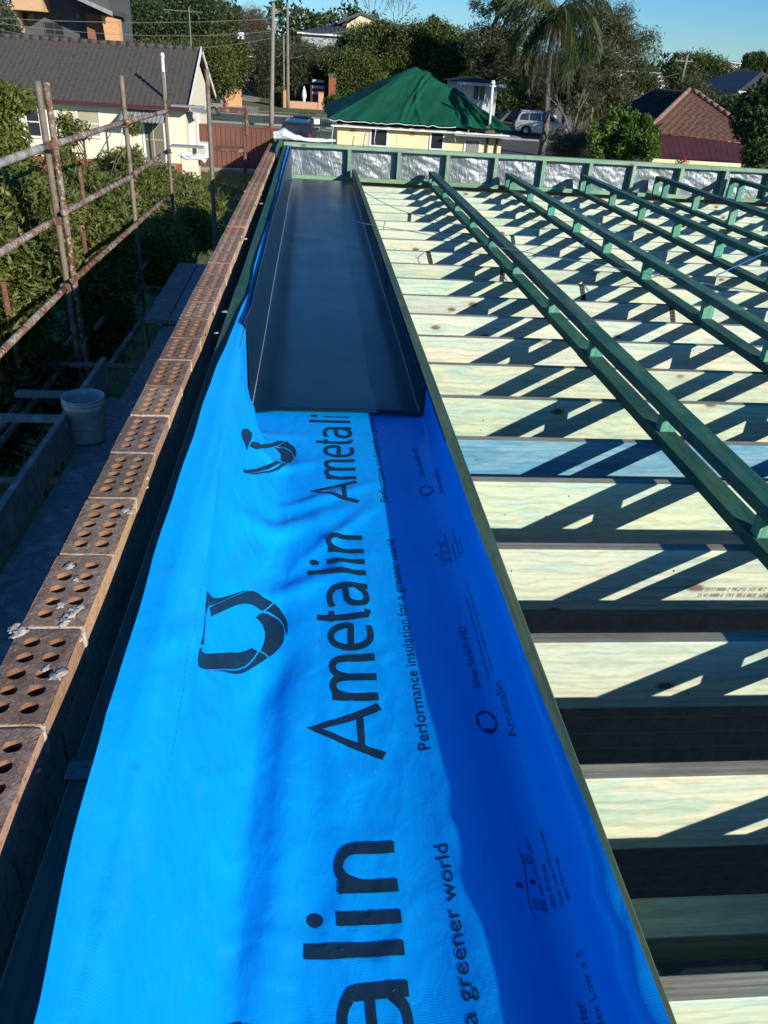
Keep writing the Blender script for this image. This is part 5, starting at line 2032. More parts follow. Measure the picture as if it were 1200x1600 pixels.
MB().box((lA.x+.1, -.30, ez-.18), (wx1+.2, 0, ez-.14)).build('eave_lining', 'white', ct)
# side wall left in shade, and ropes
b = MB()
for (px, py, L) in ((521, 196, .9), (588, 199, .8), (570, 205, .5), (713, 205, .35), (733, 203, .25)):
    q = P(px, py, Y=CY-.42)-co
    b.tube([q, q+Vector((-.05, 0, -L*.5)), q+Vector((.02, 0, -L))], .012, 5)
b.build('tie_rope', 'white_plastic', ct, smooth=True)
q = P(766, 190, Y=CY-.1)-co
qt = P(770, 132, Y=CY-.1)-co
b = MB()
b.tube([(q.x, q.y, ez-.2), (qt.x, q.y, qt.z)], .045, 10)
b.tube([(qt.x, q.y, qt.z), (qt.x, q.y, qt.z+.12)], [.09, .06], 10)
b.tube([(qt.x-.12, q.y, qt.z-.05), (qt.x+.12, q.y, qt.z-.05)], .02, 6)
b.build('flue_pipe', 'white', ct, smooth=True)
MB().cbox((q.x-.18, q.y-.15, ez-.16), (q.x+.18, q.y+.15, ez+.1), .03).build('flue_base', 'roof_brown', ct)

# ================================================================== RED TILED HOUSE ON THE RIGHT
RY = 27.0
q0, q1 = P(1028, 250, Y=RY), P(1172, 256, Y=RY)
ap = P(1077, 143, Y=RY+5.2)
rh = thing('red_roofed_house', 'red tiled hip roofed house with a dark red verandah on the right', 'house', (q0.x, RY, GZ))
ro = Vector((q0.x, RY, GZ))
a_ = ap-ro
lE = q0.z-GZ
# verandah plane in sheet metal, tiled hip above
v0, v1 = P(1018, 246, Y=RY)-ro, P(1215, 256, Y=RY)-ro
t0, t1 = P(1042, 214, Y=RY+1.8)-ro, P(1178, 228, Y=RY+1.8)-ro
t0 = P(1020, 207, Y=RY+1.8)-ro
t1 = P(1190, 229, Y=RY+1.8)-ro
b = MB()
ribbed(b, v0, v1, t1+Vector((.6, 0, .0)), t0+Vector((-.35, 0, 0)), 22, .006)
b.build('verandah_roof', 'metal_red', rh, fix=False)
b = MB()
eL, eR = t0+Vector((-.2, 0, .02)), t1+Vector((.25, 0, .02))
tile_plane(b, eL, eR, a_+Vector((.15, 0, 0)), a_+Vector((-.05, 0, 0)), 22, .26, .03, .03)
tile_plane(b, eR, eR+Vector((.5, 8, 0)), a_+Vector((.15, 1.5, 0)), a_+Vector((.15, 0, 0)), 18, .28, .03, .03)
rr = b.build('roof', 'tile_red', rh, fix=False)
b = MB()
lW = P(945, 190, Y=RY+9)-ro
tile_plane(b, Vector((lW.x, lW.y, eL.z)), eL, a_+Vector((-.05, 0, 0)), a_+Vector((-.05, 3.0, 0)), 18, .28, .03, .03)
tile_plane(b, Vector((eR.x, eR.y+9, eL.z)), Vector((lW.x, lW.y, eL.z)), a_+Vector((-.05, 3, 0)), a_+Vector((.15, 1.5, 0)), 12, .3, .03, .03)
b.build('painted_shade_roof_side', 'roof_black_and_shade', rh, fix=False)  # shade of the left slope put into its colour, tiles are red like the rest
b = MB()
ridge_caps(b, eL+Vector((0, 0, .08)), a_+Vector((-.02, 0, .07)), .085, .34)
ridge_caps(b, eR+Vector((0, 0, .08)), a_+Vector((.12, 0, .07)), .085, .34)
b.build('ridge_cap', 'ridge_red', rr, smooth=True)
MB().box((v0.x, v0.y-.14, v0.z-.14), (v1.x, v0.y-.02, v0.z-.02)).build('roof_gutter', 'cream', rh)
MB().box((v0.x+.4, .5, 0), (v1.x-.4, 6.5, v0.z-.15)).build('wall', 'orange_brick', rh)
MB().box((v0.x+.1, -.05, v0.z-.50), (v1.x-.1, .02, v0.z-.38)).build('verandah_rail', 'white', rh)
for k in range(5):
    MB().cbox((v0.x+.2+1.1*k, -.05, 0), (v0.x+.30+1.1*k, .05, v0.z-.14), .01).build('verandah_post', 'white', rh)
b = MB()
q = P(1070, 252, Y=RY-.3)
rs_ = np.random.default_rng(3)
c_ = rs_.normal(size=(60, 3))*.06
quads_np('petals', leaves(c_, .07, .05, rs_), 'red_flower', tag(place(None, 'red_flower', None, q), 'small red flower cluster in front of the red house gutter', 'flower'))


# ================================================================== POLES AND WIRES
def upole(label, base_px, top_px, r0, r1, name='power_pole', arms=(), box=None, Y=None, cat='power pole'):
    a = P(*base_px, z=GZ) if Y is None else P(*base_px, Y=Y)
    c = P(*top_px, Y=a.y)
    t = thing(name, label, cat, (a.x, a.y, a.z-.0 if Y is None else gz(a.x, a.y)))
    d = c-Vector(t.location)
    n = 8
    MB().tube([d*(i/n) for i in range(n+1)], [r0+(r1-r0)*i/n for i in range(n+1)], 10).build('shaft', 'pole', t, smooth=True)
    for (f, w, off) in arms:
        p = d*f
        MB().cbox((p.x-w/2+off, p.y-.06, p.z-.05), (p.x+w/2+off, p.y+.04, p.z+.05), .01).build('cross_arm', 'pole', t)
        b = MB()
        for k in range(4):
            x = p.x-w/2+off+.12+(w-.24)*k/3
            b.tube([(x, p.y, p.z+.05), (x, p.y, p.z+.2)], [.05, .035], 6)
        b.build('insulator', 'steel', t)
    return t, Vector(t.location)+d


pA, topA = upole('tall weathered power pole beside the road with fittings near its top', (424, 200), (427, 4), .17, .11, arms=((.93, .5, .1), (.80, .8, 0)))
MB().cbox((-.15, -.2, 8.0), (.25, -.08, 8.5), .02).build('fuse_box', 'render_dark', pA)
pB, topB = upole('second bare timber pole standing right of the first across the road', (450, 170), (449, 3), .17, .12)
pC, topC = upole('short thin grey pole between the two tall timber poles', (444, 165), (443, 56), .10, .08)
pD, topD = upole('leaning timber power pole rising behind the red tiled roof', (1060, 150), (1074, 86), .16, .12, Y=75, arms=((.93, 1.6, -.2),))
pE, topE = upole('thin leaning pole among the bare trees left of the green bush', (917, 232), (926, 168), .07, .05, name='thin_pole', Y=60, cat='pole')


def wire(label, pts, r=.012, sag=.3, m='cable', name='overhead_wire'):
    out = []
    for i in range(len(pts)-1):
        a, c = Vector(pts[i]), Vector(pts[i+1])
        for k in range(12):
            f = k/12
            out.append(a.lerp(c, f)-Vector((0, 0, sag*4*f*(1-f))))
    out.append(Vector(pts[-1]))
    tag(MB().tube(out, r, 5).build(name, m), label, 'wire')


M['wire'] = mat('pale_wire', (0.14, 0.18, 0.18), scale=9, bump=0)
wire('uppermost overhead wire crossing the far brick house to the tall pole', [P(-60, 25, Y=48), topA-Vector((.1, 0, .9))], .014, .25, 'wire')
wire('second overhead wire just below the uppermost one at the top left', [P(-60, 28, Y=48), topA-Vector((.1, 0, 1.6))], .012, .5, 'wire')
wire('third overhead wire lowest of the top left bundle', [P(-60, 33, Y=48), topA-Vector((.1, 0, 2.0))], .011, .9, 'wire')
wire('lone wire running low above the dark tiled ridge', [P(-60, 58, Y=44), P(60, 65, Y=45), P(172, 69, Y=46), P(230, 72, Y=47)], .013, .1, 'wire')
wire('wire from the tall pole over to the dark roofed house', [topA-Vector((0, 0, 1.2)), P(540, 48, Y=95), P(620, 66, Y=110)], .03, .4, 'wire')
wire('short link wire between the tops of the two tall poles', [topA-Vector((0, 0, .6)), topB-Vector((0, 0, 1.4))], .02, .3, 'wire')
wire('sagging service wire between the poles halfway up', [topA.lerp(Vector(pA.location), .38), P(440, 82, Y=80), P(473, 86, Y=84)], .022, .3, 'wire')
wire('upper wire from the leaning pole down to the right', [topD-Vector((0, 0, .5)), P(1175, 130, Y=70)], .018, .3, 'wire')
wire('lower wire from the leaning pole down to the right', [topD-Vector((0, 0, 1.0)), P(1175, 136, Y=70)], .018, .3, 'wire')
wire('wire from the leaning pole across the trees to the left', [topD-Vector((.4, 0, 1.4)), P(900, 142, Y=72), P(850, 143, Y=72)], .014, .2, 'wire')


# ================================================================== VEHICLES
def wheel(parent, x, y, r=.37, w=.24, side=-1):
    ty = MB()
    lathe(ty, [(r*.62, -w/2), (r*.93, -w/2), (r, -w*.32), (r, w*.32), (r*.93, w/2), (r*.62, w/2)], 24)
    t = ty.build('tyre', 'rubber', parent, smooth=True, loc=(x, y, r))
    t.rotation_euler = (pi/2, 0, 0)
    rm = MB()
    lathe(rm, [(r*.63, w*.30), (r*.60, w*.42), (r*.54, w*.34)], 24)
    for k in range(7):
        a = 2*pi*k/7
        ca, sa = math.cos(a), math.sin(a)
        rm.prism([(ca*.04-sa*.03, sa*.04+ca*.03, w*.36), (ca*.04+sa*.03, sa*.04-ca*.03, w*.36), (ca*r*.58+sa*.035, sa*r*.58-ca*.035, w*.40), (ca*r*.58-sa*.035, sa*r*.58+ca*.035, w*.40)], (0, 0, .02))
    lathe(rm, [(.001, w*.40), (.07, w*.40), (.075, w*.3)], 16)
    o = rm.build('rim', 'alloy', t)
    if side < 0:
        o.rotation_euler = (0, 0, 0)
    lathe(MB(), [(.001, w*.2), (r*.6, w*.2)], 20).build('painted_brake_shade', 'dark', t)  # near-black disc painted in for the shade behind the spokes
    return t


def suv(label, loc, rz, paint='silver_paint', L=4.75, H=1.74, W=1.85, kind='suv'):
    """side profile lofted across the width; front towards +X"""
    t = thing('parked_car', label, 'car', loc, rz=rz)
    k = L/4.75
    low = [(-2.34, .42), (-2.37, .60), (-2.35, .95), (-2.28, 1.02), (-1.2, 1.04), (0, 1.03), (1.05, 1.00), (1.55, .98), (2.05, .90), (2.28, .78), (2.36, .60), (2.33, .36)]
    # body side outline with wheel arches
    arches = ((-1.42, .43), (1.42, .43))
    bot = []
    for (cx, r) in arches:
        for i in range(9):
            a = pi-pi*i/8
            bot.append((cx+r*math.cos(a), .34+r*math.sin(a)*.98))
    outline = low+[(2.2, .30), (1.90, .28)]+[q for q in reversed(bot[9:])]+[(.9, .24), (-.9, .24)]+[q for q in reversed(bot[:9])]+[(-1.95, .28), (-2.25, .32)]
    b = MB()
    secs = [(-W/2, .0, .96), (-W/2+.03, 0, 1.0), (W/2-.03, 0, 1.0), (W/2, 0, .96)]
    n = len(outline)
    for (y, _, s) in secs:
        for (x, z) in outline:
            b.v.append((x*k*(1 if s == 1 else .995), y, .25+(z-.25)*(1.0 if s == 1 else .985)*H/1.74))
    for j in range(3):
        for i in range(n):
            i2 = (i+1) % n
            b.f.append((j*n+i, j*n+i2, (j+1)*n+i2, (j+1)*n+i))
            b.mi.append(0)
    b.f.append(tuple(range(n)))
    b.f.append(tuple(range(3*n, 4*n))[::-1])
    b.mi += [0, 0]
    b.build('body', paint, t)
    # cabin
    cab_o = [(-2.27, 1.01), (-2.12, 1.45), (-1.92, 1.66), (-1.2, 1.735), (-.2, 1.74), (.45, 1.66), (1.25, 1.00)]
    b = MB()
    for (y, ins) in ((-W/2+.04, 0), (-W/2+.20, 1), (W/2-.20, 1), (W/2-.04, 0)):
        for (x, z) in cab_o:
            if ins:
                b.v.append((x*k, y, z*H/1.74))
            else:
                zz = min(z, 1.04)
                b.v.append((x*k, y, 1.0*H/1.74) if z < 1.05 else ((x*k, y+(.13 if y < 0 else -.13)*(z-1)/.7, (z-.02)*H/1.74)))
    n = len(cab_o)
    for j in range(3):
        for i in range(n-1):
            b.f.append((j*n+i, j*n+i+1, (j+1)*n+i+1, (j+1)*n+i))
            b.mi.append(0)
    b.f.append(tuple(range(n)))
    b.f.append(tuple(range(3*n, 4*n))[::-1])
    b.mi += [0, 0]
    b.build('cabin', paint, t)
    zk = H/1.74
    for s in (-1, 1):
        b = MB()
        wins = [[(-2.02, 1.10), (-1.95, 1.44), (-1.80, 1.55), (-1.32, 1.62), (-1.30, 1.10)], [(-1.22, 1.10), (-1.22, 1.63), (-.33, 1.65), (-.30, 1.10)], [(-.22, 1.10), (-.25, 1.65), (.36, 1.58), (1.00, 1.12)]]
        for w in wins:
            pts = [(x*k, s*(W/2-.025-.13*(z-1)/.7), z*zk) for x, z in w]
            b.prism(pts, (0, s*.012, 0))
        b.build('side_window', 'glass', t)
        MB().cbox((.80*k, s*(W/2+.0)-.0 if s < 0 else W/2-.02, 1.08*zk), (.98*k, s*(W/2+.0)+.02 if s < 0 else W/2+.16, 1.24*zk), .02).build('door_mirror', paint, t) if s > 0 else MB().cbox((.80*k, -W/2-.16, 1.08*zk), (.98*k, -W/2+.02, 1.24*zk), .02).build('door_mirror', paint, t)
        bb = MB()
        for x in (-.28, .72, -1.25):
            bb.box((x*k, s*(W/2+.001)-.004, .42), (x*k+.018, s*(W/2+.001)+.004, 1.02*zk))
        for x in (-.95, .02):
            bb.cbox((x*k, s*(W/2+.012)-.012, .88), (x*k+.2, s*(W/2+.012)+.012, .915), .004)
        bb.build('door_trim', 'render_dark', t)
        MB().cbox((-1.9*k, s*(W/2-.30)-.02, 1.72*zk), (.2*k, s*(W/2-.30)+.02, 1.80*zk), .01).build('roof_rail', 'alloy', t)
        MB().cbox((-2.37*k, s*(W/2-.28)-.12+.1*s, .80*zk), (-2.18*k, s*(W/2-.28)+.12+.175*s, 1.08*zk), .02).build('tail_light', 'lamp_red', t)
        MB().cbox((2.08*k, s*(W/2-.30)-.12+.1*s, .70*zk), (2.30*k, s*(W/2-.30)+.12+.15*s, .86*zk), .02).build('headlight', 'glass', t)
    MB().prism([(.50*k, -W/2+.24, 1.63*zk), (.50*k, W/2-.24, 1.63*zk), (1.24*k, W/2-.14, 1.03*zk), (1.24*k, -W/2+.14, 1.03*zk)], (.02, 0, .02)).build('windscreen', 'glass', t)
    MB().prism([(-2.26*k, -W/2+.16, 1.10*zk), (-2.26*k, W/2-.16, 1.10*zk), (-2.09*k, W/2-.26, 1.48*zk), (-2.09*k, -W/2+.26, 1.48*zk)], (-.015, 0, .01)).build('rear_window', 'glass', t)
    MB().box((-2.0*k, -W/2+.1, .26), (2.0*k, W/2-.1, .36)).build('underbody', 'dark', t)
    for x in (-1.42, 1.42):
        wheel(t, x*k, -W/2+.11, .36)
        wheel(t, x*k, W/2-.11, .36).rotation_euler = (-pi/2, 0, 0)
    return t


qs = P(845, 212, z=GZ)
suv('silver four wheel drive car parked side on across the driveway behind the palm trunk', (qs.x, qs.y, GZ+.02), R(-6))
q2_ = P(778, 193, z=GZ)
suv('dark car parked behind the tarped roof left of the silver car', (q2_.x-.6, q2_.y+4, GZ+.02), R(-70), 'dark_paint', 4.4, 1.5, 1.75)
q3_ = P(862, 178, z=GZ)
suv('pale car seen over the roof of the silver car', (q3_.x-3, q3_.y-6, GZ+.02), R(8), 'silver_paint', 4.6, 1.55, 1.8)
q4_ = P(328, 172, Y=70)
suv('white car half hidden behind the round tree on the road at the left', (q4_.x-.9, 70, GZ+.02), R(178), 'silver_paint', 4.5, 1.5, 1.8)
q5_ = P(462, 216, Y=46)
suv('dark car roof showing above the parapet near the wall corner', (P(467, 216, Y=47).x, 48.5, GZ+.02), R(86), 'dark_paint', 4.3, 1.45, 1.75)
q6_ = P(404, 108, Y=106)
suv('dark car parked in the shade under the grey roofed carport', (q6_.x-1.2, 104, gz(-7, 104)+.03), R(90), 'dark_paint', 4.4, 1.5, 1.8)


# ================================================================== FAR BUILDINGS
def hip_roof(b, x0, x1, y0, y1, ez_, rz_, ridge=None, mi=0):
    w = min(x1-x0, y1-y0)/2
    if x1-x0 >= y1-y0:
        a, c = (x0+w, (y0+y1)/2, rz_), (x1-w, (y0+y1)/2, rz_)
        b.poly([(x0, y0, ez_), (x1, y0, ez_), c, a], mi)
        b.poly([(x1, y1, ez_), (x0, y1, ez_), a, c], mi)
        b.poly([(x0, y1, ez_), (x0, y0, ez_), a], mi)
        b.poly([(x1, y0, ez_), (x1, y1, ez_), c], mi)
    else:
        a, c = ((x0+x1)/2, y0+w, rz_), ((x0+x1)/2, y1-w, rz_)
        b.poly([(x0, y0, ez_), (x1, y0, ez_), a], mi)
        b.poly([(x1, y0, ez_), (x1, y1, ez_), c, a], mi)
        b.poly([(x1, y1, ez_), (x0, y1, ez_), c], mi)
        b.poly([(x0, y1, ez_), (x0, y0, ez_), a, c], mi)
    b.poly([(x0, y0, ez_-.01), (x0, y1, ez_-.01), (x1, y1, ez_-.01), (x1, y0, ez_-.01)], mi)
    return b


def ribs_on(b, p0, p1, q0, q1, n, h=.05, w=.06):
    for k in range(n):
        f = (k+.5)/n
        a, c = Vector(p0).lerp(Vector(p1), f), Vector(q0).lerp(Vector(q1), f)
        d = Vector((w/2, 0, 0))
        b.prism([a-d, a+d, c+d, c-d], (0, 0, h))


def house(name, label, x0, x1, Y, depth, eave_z, ridge_z, wallm, roofm, wins=(), rb=0, over=.45, frame='white', cat='house', base=None):
    """x0,x1: metres; window rows: (x0,x1,z0,z1) in world metres"""
    g = gz((x0+x1)/2, Y) if base is None else base
    t = thing(name, label, cat, (x0, Y, g))
    MB().box((0, 0, 0), (x1-x0, depth, eave_z-g)).build('wall', wallm, t)
    b = hip_roof(MB(), -over, x1-x0+over, -over, depth+over, eave_z-g, ridge_z-g)
    if rb:
        w = min(x1-x0, depth)/2+over
        n = rb
        for k in range(n):
            x = -over+.1+(x1-x0+2*over-.2)*k/(n-1)
            f = min(1, min(x+over, x1-x0+over-x)/w)
            b.prism([(x, -over, eave_z-g), (x+.06, -over, eave_z-g), (x+.06, -over+w*f, eave_z-g+(ridge_z-eave_z)*f), (x, -over+w*f, eave_z-g+(ridge_z-eave_z)*f)], (0, 0, .05))
    r = b.build('roof', roofm, t)
    MB().box((-over-.05, -over-.1, eave_z-g-.16), (x1-x0+over+.05, -over-.003, eave_z-g+.02)).build('roof_gutter', 'white' if frame == 'white' else frame, t)
    for (a, c, za, zb) in wins:
        window(t, a-x0, c-x0, za-g, zb-g, -.001, frame, nx=2, nz=1)
    return t


# two storey orange brick house at the top left
Yb = 60.0
bl, br = P(12, 40, Y=Yb), P(186, 50, Y=Yb)
g_ = GZ
oh = thing('brick_house', 'two storey orange brick house with a deep shaded front beyond the dark tiled roof', 'house', (bl.x, Yb, g_))
W_ = br.x-bl.x
z_ = lambda px, py, Y=Yb: P(px, py, Y=Y).z-g_
MB().box((0, 1.8, 0), (W_-.9, 9, z_(60, 0)+1.5)).build('painted_shade_wall', 'render_dark', oh)  # shade of the deep front put into the dark wall colour
x1_ = P(24, 40, Y=Yb).x-bl.x
b = MB()
b.box((0, 0, 0), (x1_, 1.79, z_(20, 5)))
b.box((x1_, 0, z_(40, 16)), (P(66, 10, Y=Yb).x-bl.x, 1.79, z_(40, -4)))
b.build('brick_front', 'orange_brick', oh)
xw = P(161, 50, Y=Yb).x-bl.x
b = MB()
b.prism([(xw+.45, 0, 0), (W_+.05, 0, 0), (W_, 0, z_(182, 30)), (xw, 0, z_(162, 24))], (0, 1.0, 0))
b.build('brick_wing', 'orange_brick', oh)
b = MB()
b.box((P(130, 40, Y=Yb).x-bl.x, .9, 0), (xw+.4, 1.78, z_(130, 20)))
b.build('bay_wall', 'red_brick', oh)
b = MB()
a1, a2 = P(118, -2, Y=Yb)-Vector(oh.location), P(168, 21, Y=Yb)-Vector(oh.location)
b.prism([(a1.x-1.5, -.8, a1.z+.5), (a1.x, -.8, a1.z), (a2.x+.2, -.8, a2.z-.05), (a2.x+.2, 6, a2.z-.05), (a1.x, 6, a1.z+.1), (a1.x-1.5, 6, a1.z+.6)], (0, 0, .12))
b.build('roof', 'metal_grey', oh)
MB().prism([(a1.x, -.9, a1.z+.02), (a2.x+.5, -.9, a2.z-.16), (a2.x+.5, -.9, a2.z+.10), (a1.x, -.9, a1.z+.25)], (0, .08, 0)).build('roof_gutter', 'steel', oh)
for (pa, pb, ya, yb) in ((117, 130, 22, 30), (70, 100, 35, 55), (30, 55, 20, 36)):
    A, B = P(pa, ya, Y=Yb+1.8)-Vector(oh.location), P(pb, yb, Y=Yb+1.8)-Vector(oh.location)
    window(oh, A.x, B.x, B.z, A.z, 1.79 if pa != 117 else .88, 'render_dark', nx=2, nz=1)
# house with grey roof and carport at the end of the driveway
Yc = 108.0
A, B = P(330, 85, Y=Yc), P(418, 95, Y=Yc)
gh = house('grey_roofed_house', 'dark grey roofed house with a shaded carport at the end of the driveway', A.x, B.x+.5, Yc, 9, P(400, 88, Y=Yc).z, P(365, 48, Y=Yc).z, 'render_dark', 'roof_black_and_shade',
           wins=[(P(394, 120, Y=Yc).x, P(410, 120, Y=Yc).x, P(400, 125, Y=Yc).z, P(400, 100, Y=Yc).z)])
q = P(405, 75, Y=Yc-.3)-Vector(gh.location)
MB().cbox((q.x-.35, -2.2, q.z-.1), (q.x+.35, -1.6, q.z+.5), .03).build('roof_ventilator', 'white', gh)
q = P(374, 56, Y=Yc)-Vector(gh.location)
MB().cbox((q.x-.4, 1.5, q.z-.3), (q.x+.4, 2.1, q.z+.4), .03).build('roof_ventilator', 'white', gh)
MB().box((P(392, 96, Y=Yc).x-A.x, -3.2, P(392, 93, Y=Yc).z-gh.location.z-.1), (P(413, 96, Y=Yc).x-A.x, -.1, P(392, 93, Y=Yc).z-gh.location.z)).build('carport_roof', 'roof_brown', gh)
# brown tiled roof above the round tree
A, B = P(280, 52, Y=88), P(350, 52, Y=88)
house('brown_roofed_house', 'brown tiled roof of a house showing above the round tree', A.x, B.x, 88, 8, P(300, 60, Y=88).z, P(306, 32, Y=88).z, 'red_brick', 'roof_brown')
# dark roof with cream gable in the middle
Ym = 112.0
A, B = P(463, 60, Y=Ym), P(640, 60, Y=Ym)
mh = house('dark_roofed_house', 'house with a wide dark metal roof and small cream gable above the trees', A.x+.6, B.x, Ym, 10, P(520, 54, Y=Ym).z, P(525, 31, Y=Ym).z, 'render_grey', 'metal_grey', rb=26,
           wins=[(P(510, 75, Y=Ym).x, P(522, 75, Y=Ym).x, P(512, 81, Y=Ym).z, P(512, 72, Y=Ym).z), (P(524, 75, Y=Ym).x, P(540, 75, Y=Ym).x, P(512, 81, Y=Ym).z, P(512, 66, Y=Ym).z)])
o__ = Vector(mh.location)
g0, g1, g2 = P(528, 36, Y=Ym+1)-o__, P(565, 21, Y=Ym+1)-o__, P(610, 40, Y=Ym+1)-o__
MB().prism([(g0.x+1, 2, g0.z-.6), (g0.x+1.2, 2, g0.z), (g1.x, 2, g1.z-.15), (g2.x, 2, g2.z), (g2.x, 2, g2.z-.8)], (0, 6, 0)).build('gable_wall', 'cream', mh)
MB().prism([g0+Vector((0, .8, -.1)), g1+Vector((0, .8, -.1)), g1+Vector((0, .8, .25)), g0+Vector((0, .8, .2))], (0, 8, 0)).build('gable_roof', 'metal_grey', mh)
MB().prism([g1+Vector((0, .8, -.1)), g2+Vector((0, .8, -.1)), g2+Vector((0, .8, .2)), g1+Vector((0, .8, .25))], (0, 8, 0)).build('gable_roof', 'metal_grey', mh)
q = P(540, 27, Y=Ym)-o__
MB().cbox((q.x-.3, 3, q.z-1.2), (q.x+.3, 3.6, q.z+.5), .03).build('chimney', 'render_dark', mh)
# grey rendered house behind the tarped roof, right
Yg = 58.0
A, B = P(722, 150, Y=Yg), P(776, 150, Y=Yg)
house('grey_rendered_house', 'pale grey rendered house with one dark window right of the tarped roof', A.x, B.x, Yg, 7, P(750, 130, Y=Yg).z, P(750, 122, Y=Yg).z, 'render_grey', 'roof_black_and_shade',
      wins=[(P(740, 145, Y=Yg).x, P(757, 145, Y=Yg).x, P(748, 156, Y=Yg).z, P(748, 134, Y=Yg).z)], frame='render_grey')
Yh = 96.0
for (nm, lab, xa, xb, ye, yr, Yy, wm, rm, ws) in (
    ('white_house', 'white walled house with posts glimpsed under the trees behind the cars', 785, 900, 148, 120, 90, 'white', 'roof_black_and_shade', [(812, 824, 172, 158), (838, 850, 172, 158)]),
    ('grey_house', 'dark grey house hidden by the olive trees behind the silver car', 838, 960, 150, 124, 84, 'render_dark', 'roof_black_and_shade', [(850, 866, 170, 156)]),
    ('distant_white_house', 'distant white fronted house partly seen between the right hand trees', 960, 1050, 112, 98, 150, 'white', 'roof_black_and_shade', [(975, 990, 122, 114)]),
    ('flat_white_building', 'small white flat topped building on the skyline at the right', 1141, 1165, 98, 96, 210, 'white', 'roof_black_and_shade', []),
    ('slate_roofed_house', 'bluish slate roofed house on the right skyline beside the cypresses', 1142, 1215, 122, 107, 120, 'render_grey', 'roof_black_and_shade', []),
    ('grey_gabled_house', 'grey tiled roof rising at the right edge below the cypresses', 1157, 1260, 146, 112, 62, 'render_grey', 'metal_grey', [(1165, 1180, 156, 149)]),
    ('low_pale_house', 'pale low building behind the trees at the far left of the palm', 700, 740, 100, 90, 130, 'render_grey', 'roof_brown', []),
):
    A, B = P(xa, ye, Y=Yy), P(xb, ye, Y=Yy)
    house(nm, lab, A.x, B.x, Yy, 9, P((xa+xb)/2, ye, Y=Yy).z, P((xa+xb)/2, yr, Y=Yy).z, wm, rm,
          wins=[(P(a, za, Y=Yy).x, P(c, za, Y=Yy).x, P(a, za, Y=Yy).z, P(a, zb, Y=Yy).z) for a, c, za, zb in ws])
A = P(186, 58, Y=80)
house('cream_far_house', 'small cream wall of a house right of the orange brick house', A.x, A.x+2.6, 80, 6, P(195, 58, Y=80).z, P(195, 54, Y=80).z, 'cream_pale', 'roof_black_and_shade')

# brick front fence and chimney over the road
Yf = 86.5
def brick_fence():
    A, B = P(440, 170, z=GZ), P(506, 178, z=GZ)
    t = thing('brick_fence', 'low orange brick front fence with two piers across the road', 'fence', (A.x, Yf, GZ))
    L = P(506, 170, Y=Yf).x-P(440, 170, Y=Yf).x
    b = MB()
    for c_ in range(7):
        x = 0
        while x < L:
            x2 = min(L, x+.46)
            b.box((x+.008, -.01, .02+c_*.095), (x2-.008, .20, .10+c_*.095))
            x += .46
    b.box((0, .0, 0), (L, .18, .67), 1)
    b.build('brickwork', ['orange_brick', 'mortar'], t, kind='stuff')
    for x in (0, L-.6):
        MB().cbox((x-.02, -.08, 0), (x+.50, .36, 1.55), .01).build('pier', 'orange_brick', t)
        MB().cbox((x-.07, -.13, 1.55), (x+.55, .41, 1.63), .01).build('pier_cap', 'red_brick', t)


brick_fence()
q0, q1 = P(513, 155, Y=90), P(525, 120, Y=90)
ch = thing('brick_chimney', 'free standing red brick barbecue chimney beside the tarped roof', 'chimney', (q0.x, 90, gz(0, 90)))
MB().cbox((0, 0, 0), (q1.x-q0.x, .8, q1.z-gz(0, 90)), .02).build('stack', 'red_brick', ch)
MB().cbox((-.08, -.08, q1.z-gz(0, 90)), (q1.x-q0.x+.08, .88, q1.z-gz(0, 90)+.25), .02).build('cap', 'render_dark', ch)
q = P(500, 150, Y=92)
sh = thing('red_shed', 'small dark red shed front left of the brick chimney', 'shed', (q.x-1.0, 92, gz(0, 92)))
MB().box((0, 0, 0), (1.6, 2, P(500, 133, Y=92).z-gz(0, 92))).build('wall', 'metal_red', sh)
b = MB()
for k in range(3):
    b.box((.2, -.03, 1.0+.55*k), (1.4, -.005, 1.25+.55*k))
b.build('louvre', 'render_grey', sh)
q = P(475, 165, Y=88)
gs = thing('garden_statue', 'small white garden ornament behind the brick fence', 'ornament', (q.x, 88, gz(0, 88)))
MB().tube([(0, 0, 0), (0, 0, .7), (0, 0, 1.1), (0, 0, 1.5), (0, 0, 1.75), (0, 0, 2.0)], [.25, .14, .26, .20, .10, .02], 10).build('figure', 'white', gs, smooth=True)
q = P(502, 196, z=GZ)
lb = thing('letterbox', 'white letterbox on a post by the green picket gate', 'letterbox', (q.x-.4, 57.0, GZ))
MB().tube([(0, 0, 0), (0, 0, 1.15)], .035, 8).build('stand', 'fence_green', lb)
zt2 = P(502, 189, Y=57).z-GZ
MB().cbox((-.20, -.15, zt2-.22), (.20, .2, zt2+.10), .03).build('box', 'white', lb)
# retaining wall by the driveway
q0, q1 = P(349, 162, Y=84), P(378, 160, Y=84)
MBr = MB().cbox((q0.x, 83.5, gz(-9, 84)), (q1.x, 84.0, P(360, 138, Y=84).z), .02)
tag(MBr.build('retaining_wall', 'orange_brick'), 'short pale brick retaining wall under the round tree by the driveway', 'wall')
# rubbish bin by the cars
q = P(857, 190, Y=80)
wb = thing('pillar_box', 'small grey meter box pillar behind the bonnet of the silver car', 'box', (q.x-.3, 80, GZ))
MB().cbox((0, 0, 0), (1.0, .6, P(857, 180, Y=80).z-GZ), .02).build('cabinet', 'render_grey', wb)


# ================================================================== TREES
def pb(px, py, Y, rx, ry, depth=None):
    """crown ellipsoid from photo position and half sizes in photo pixels at distance Y"""
    k = .87*Y/FPX
    return (tuple(P(px, py, Y=Y)), (rx*k, (depth or (rx+ry)/2)*k, ry*k))


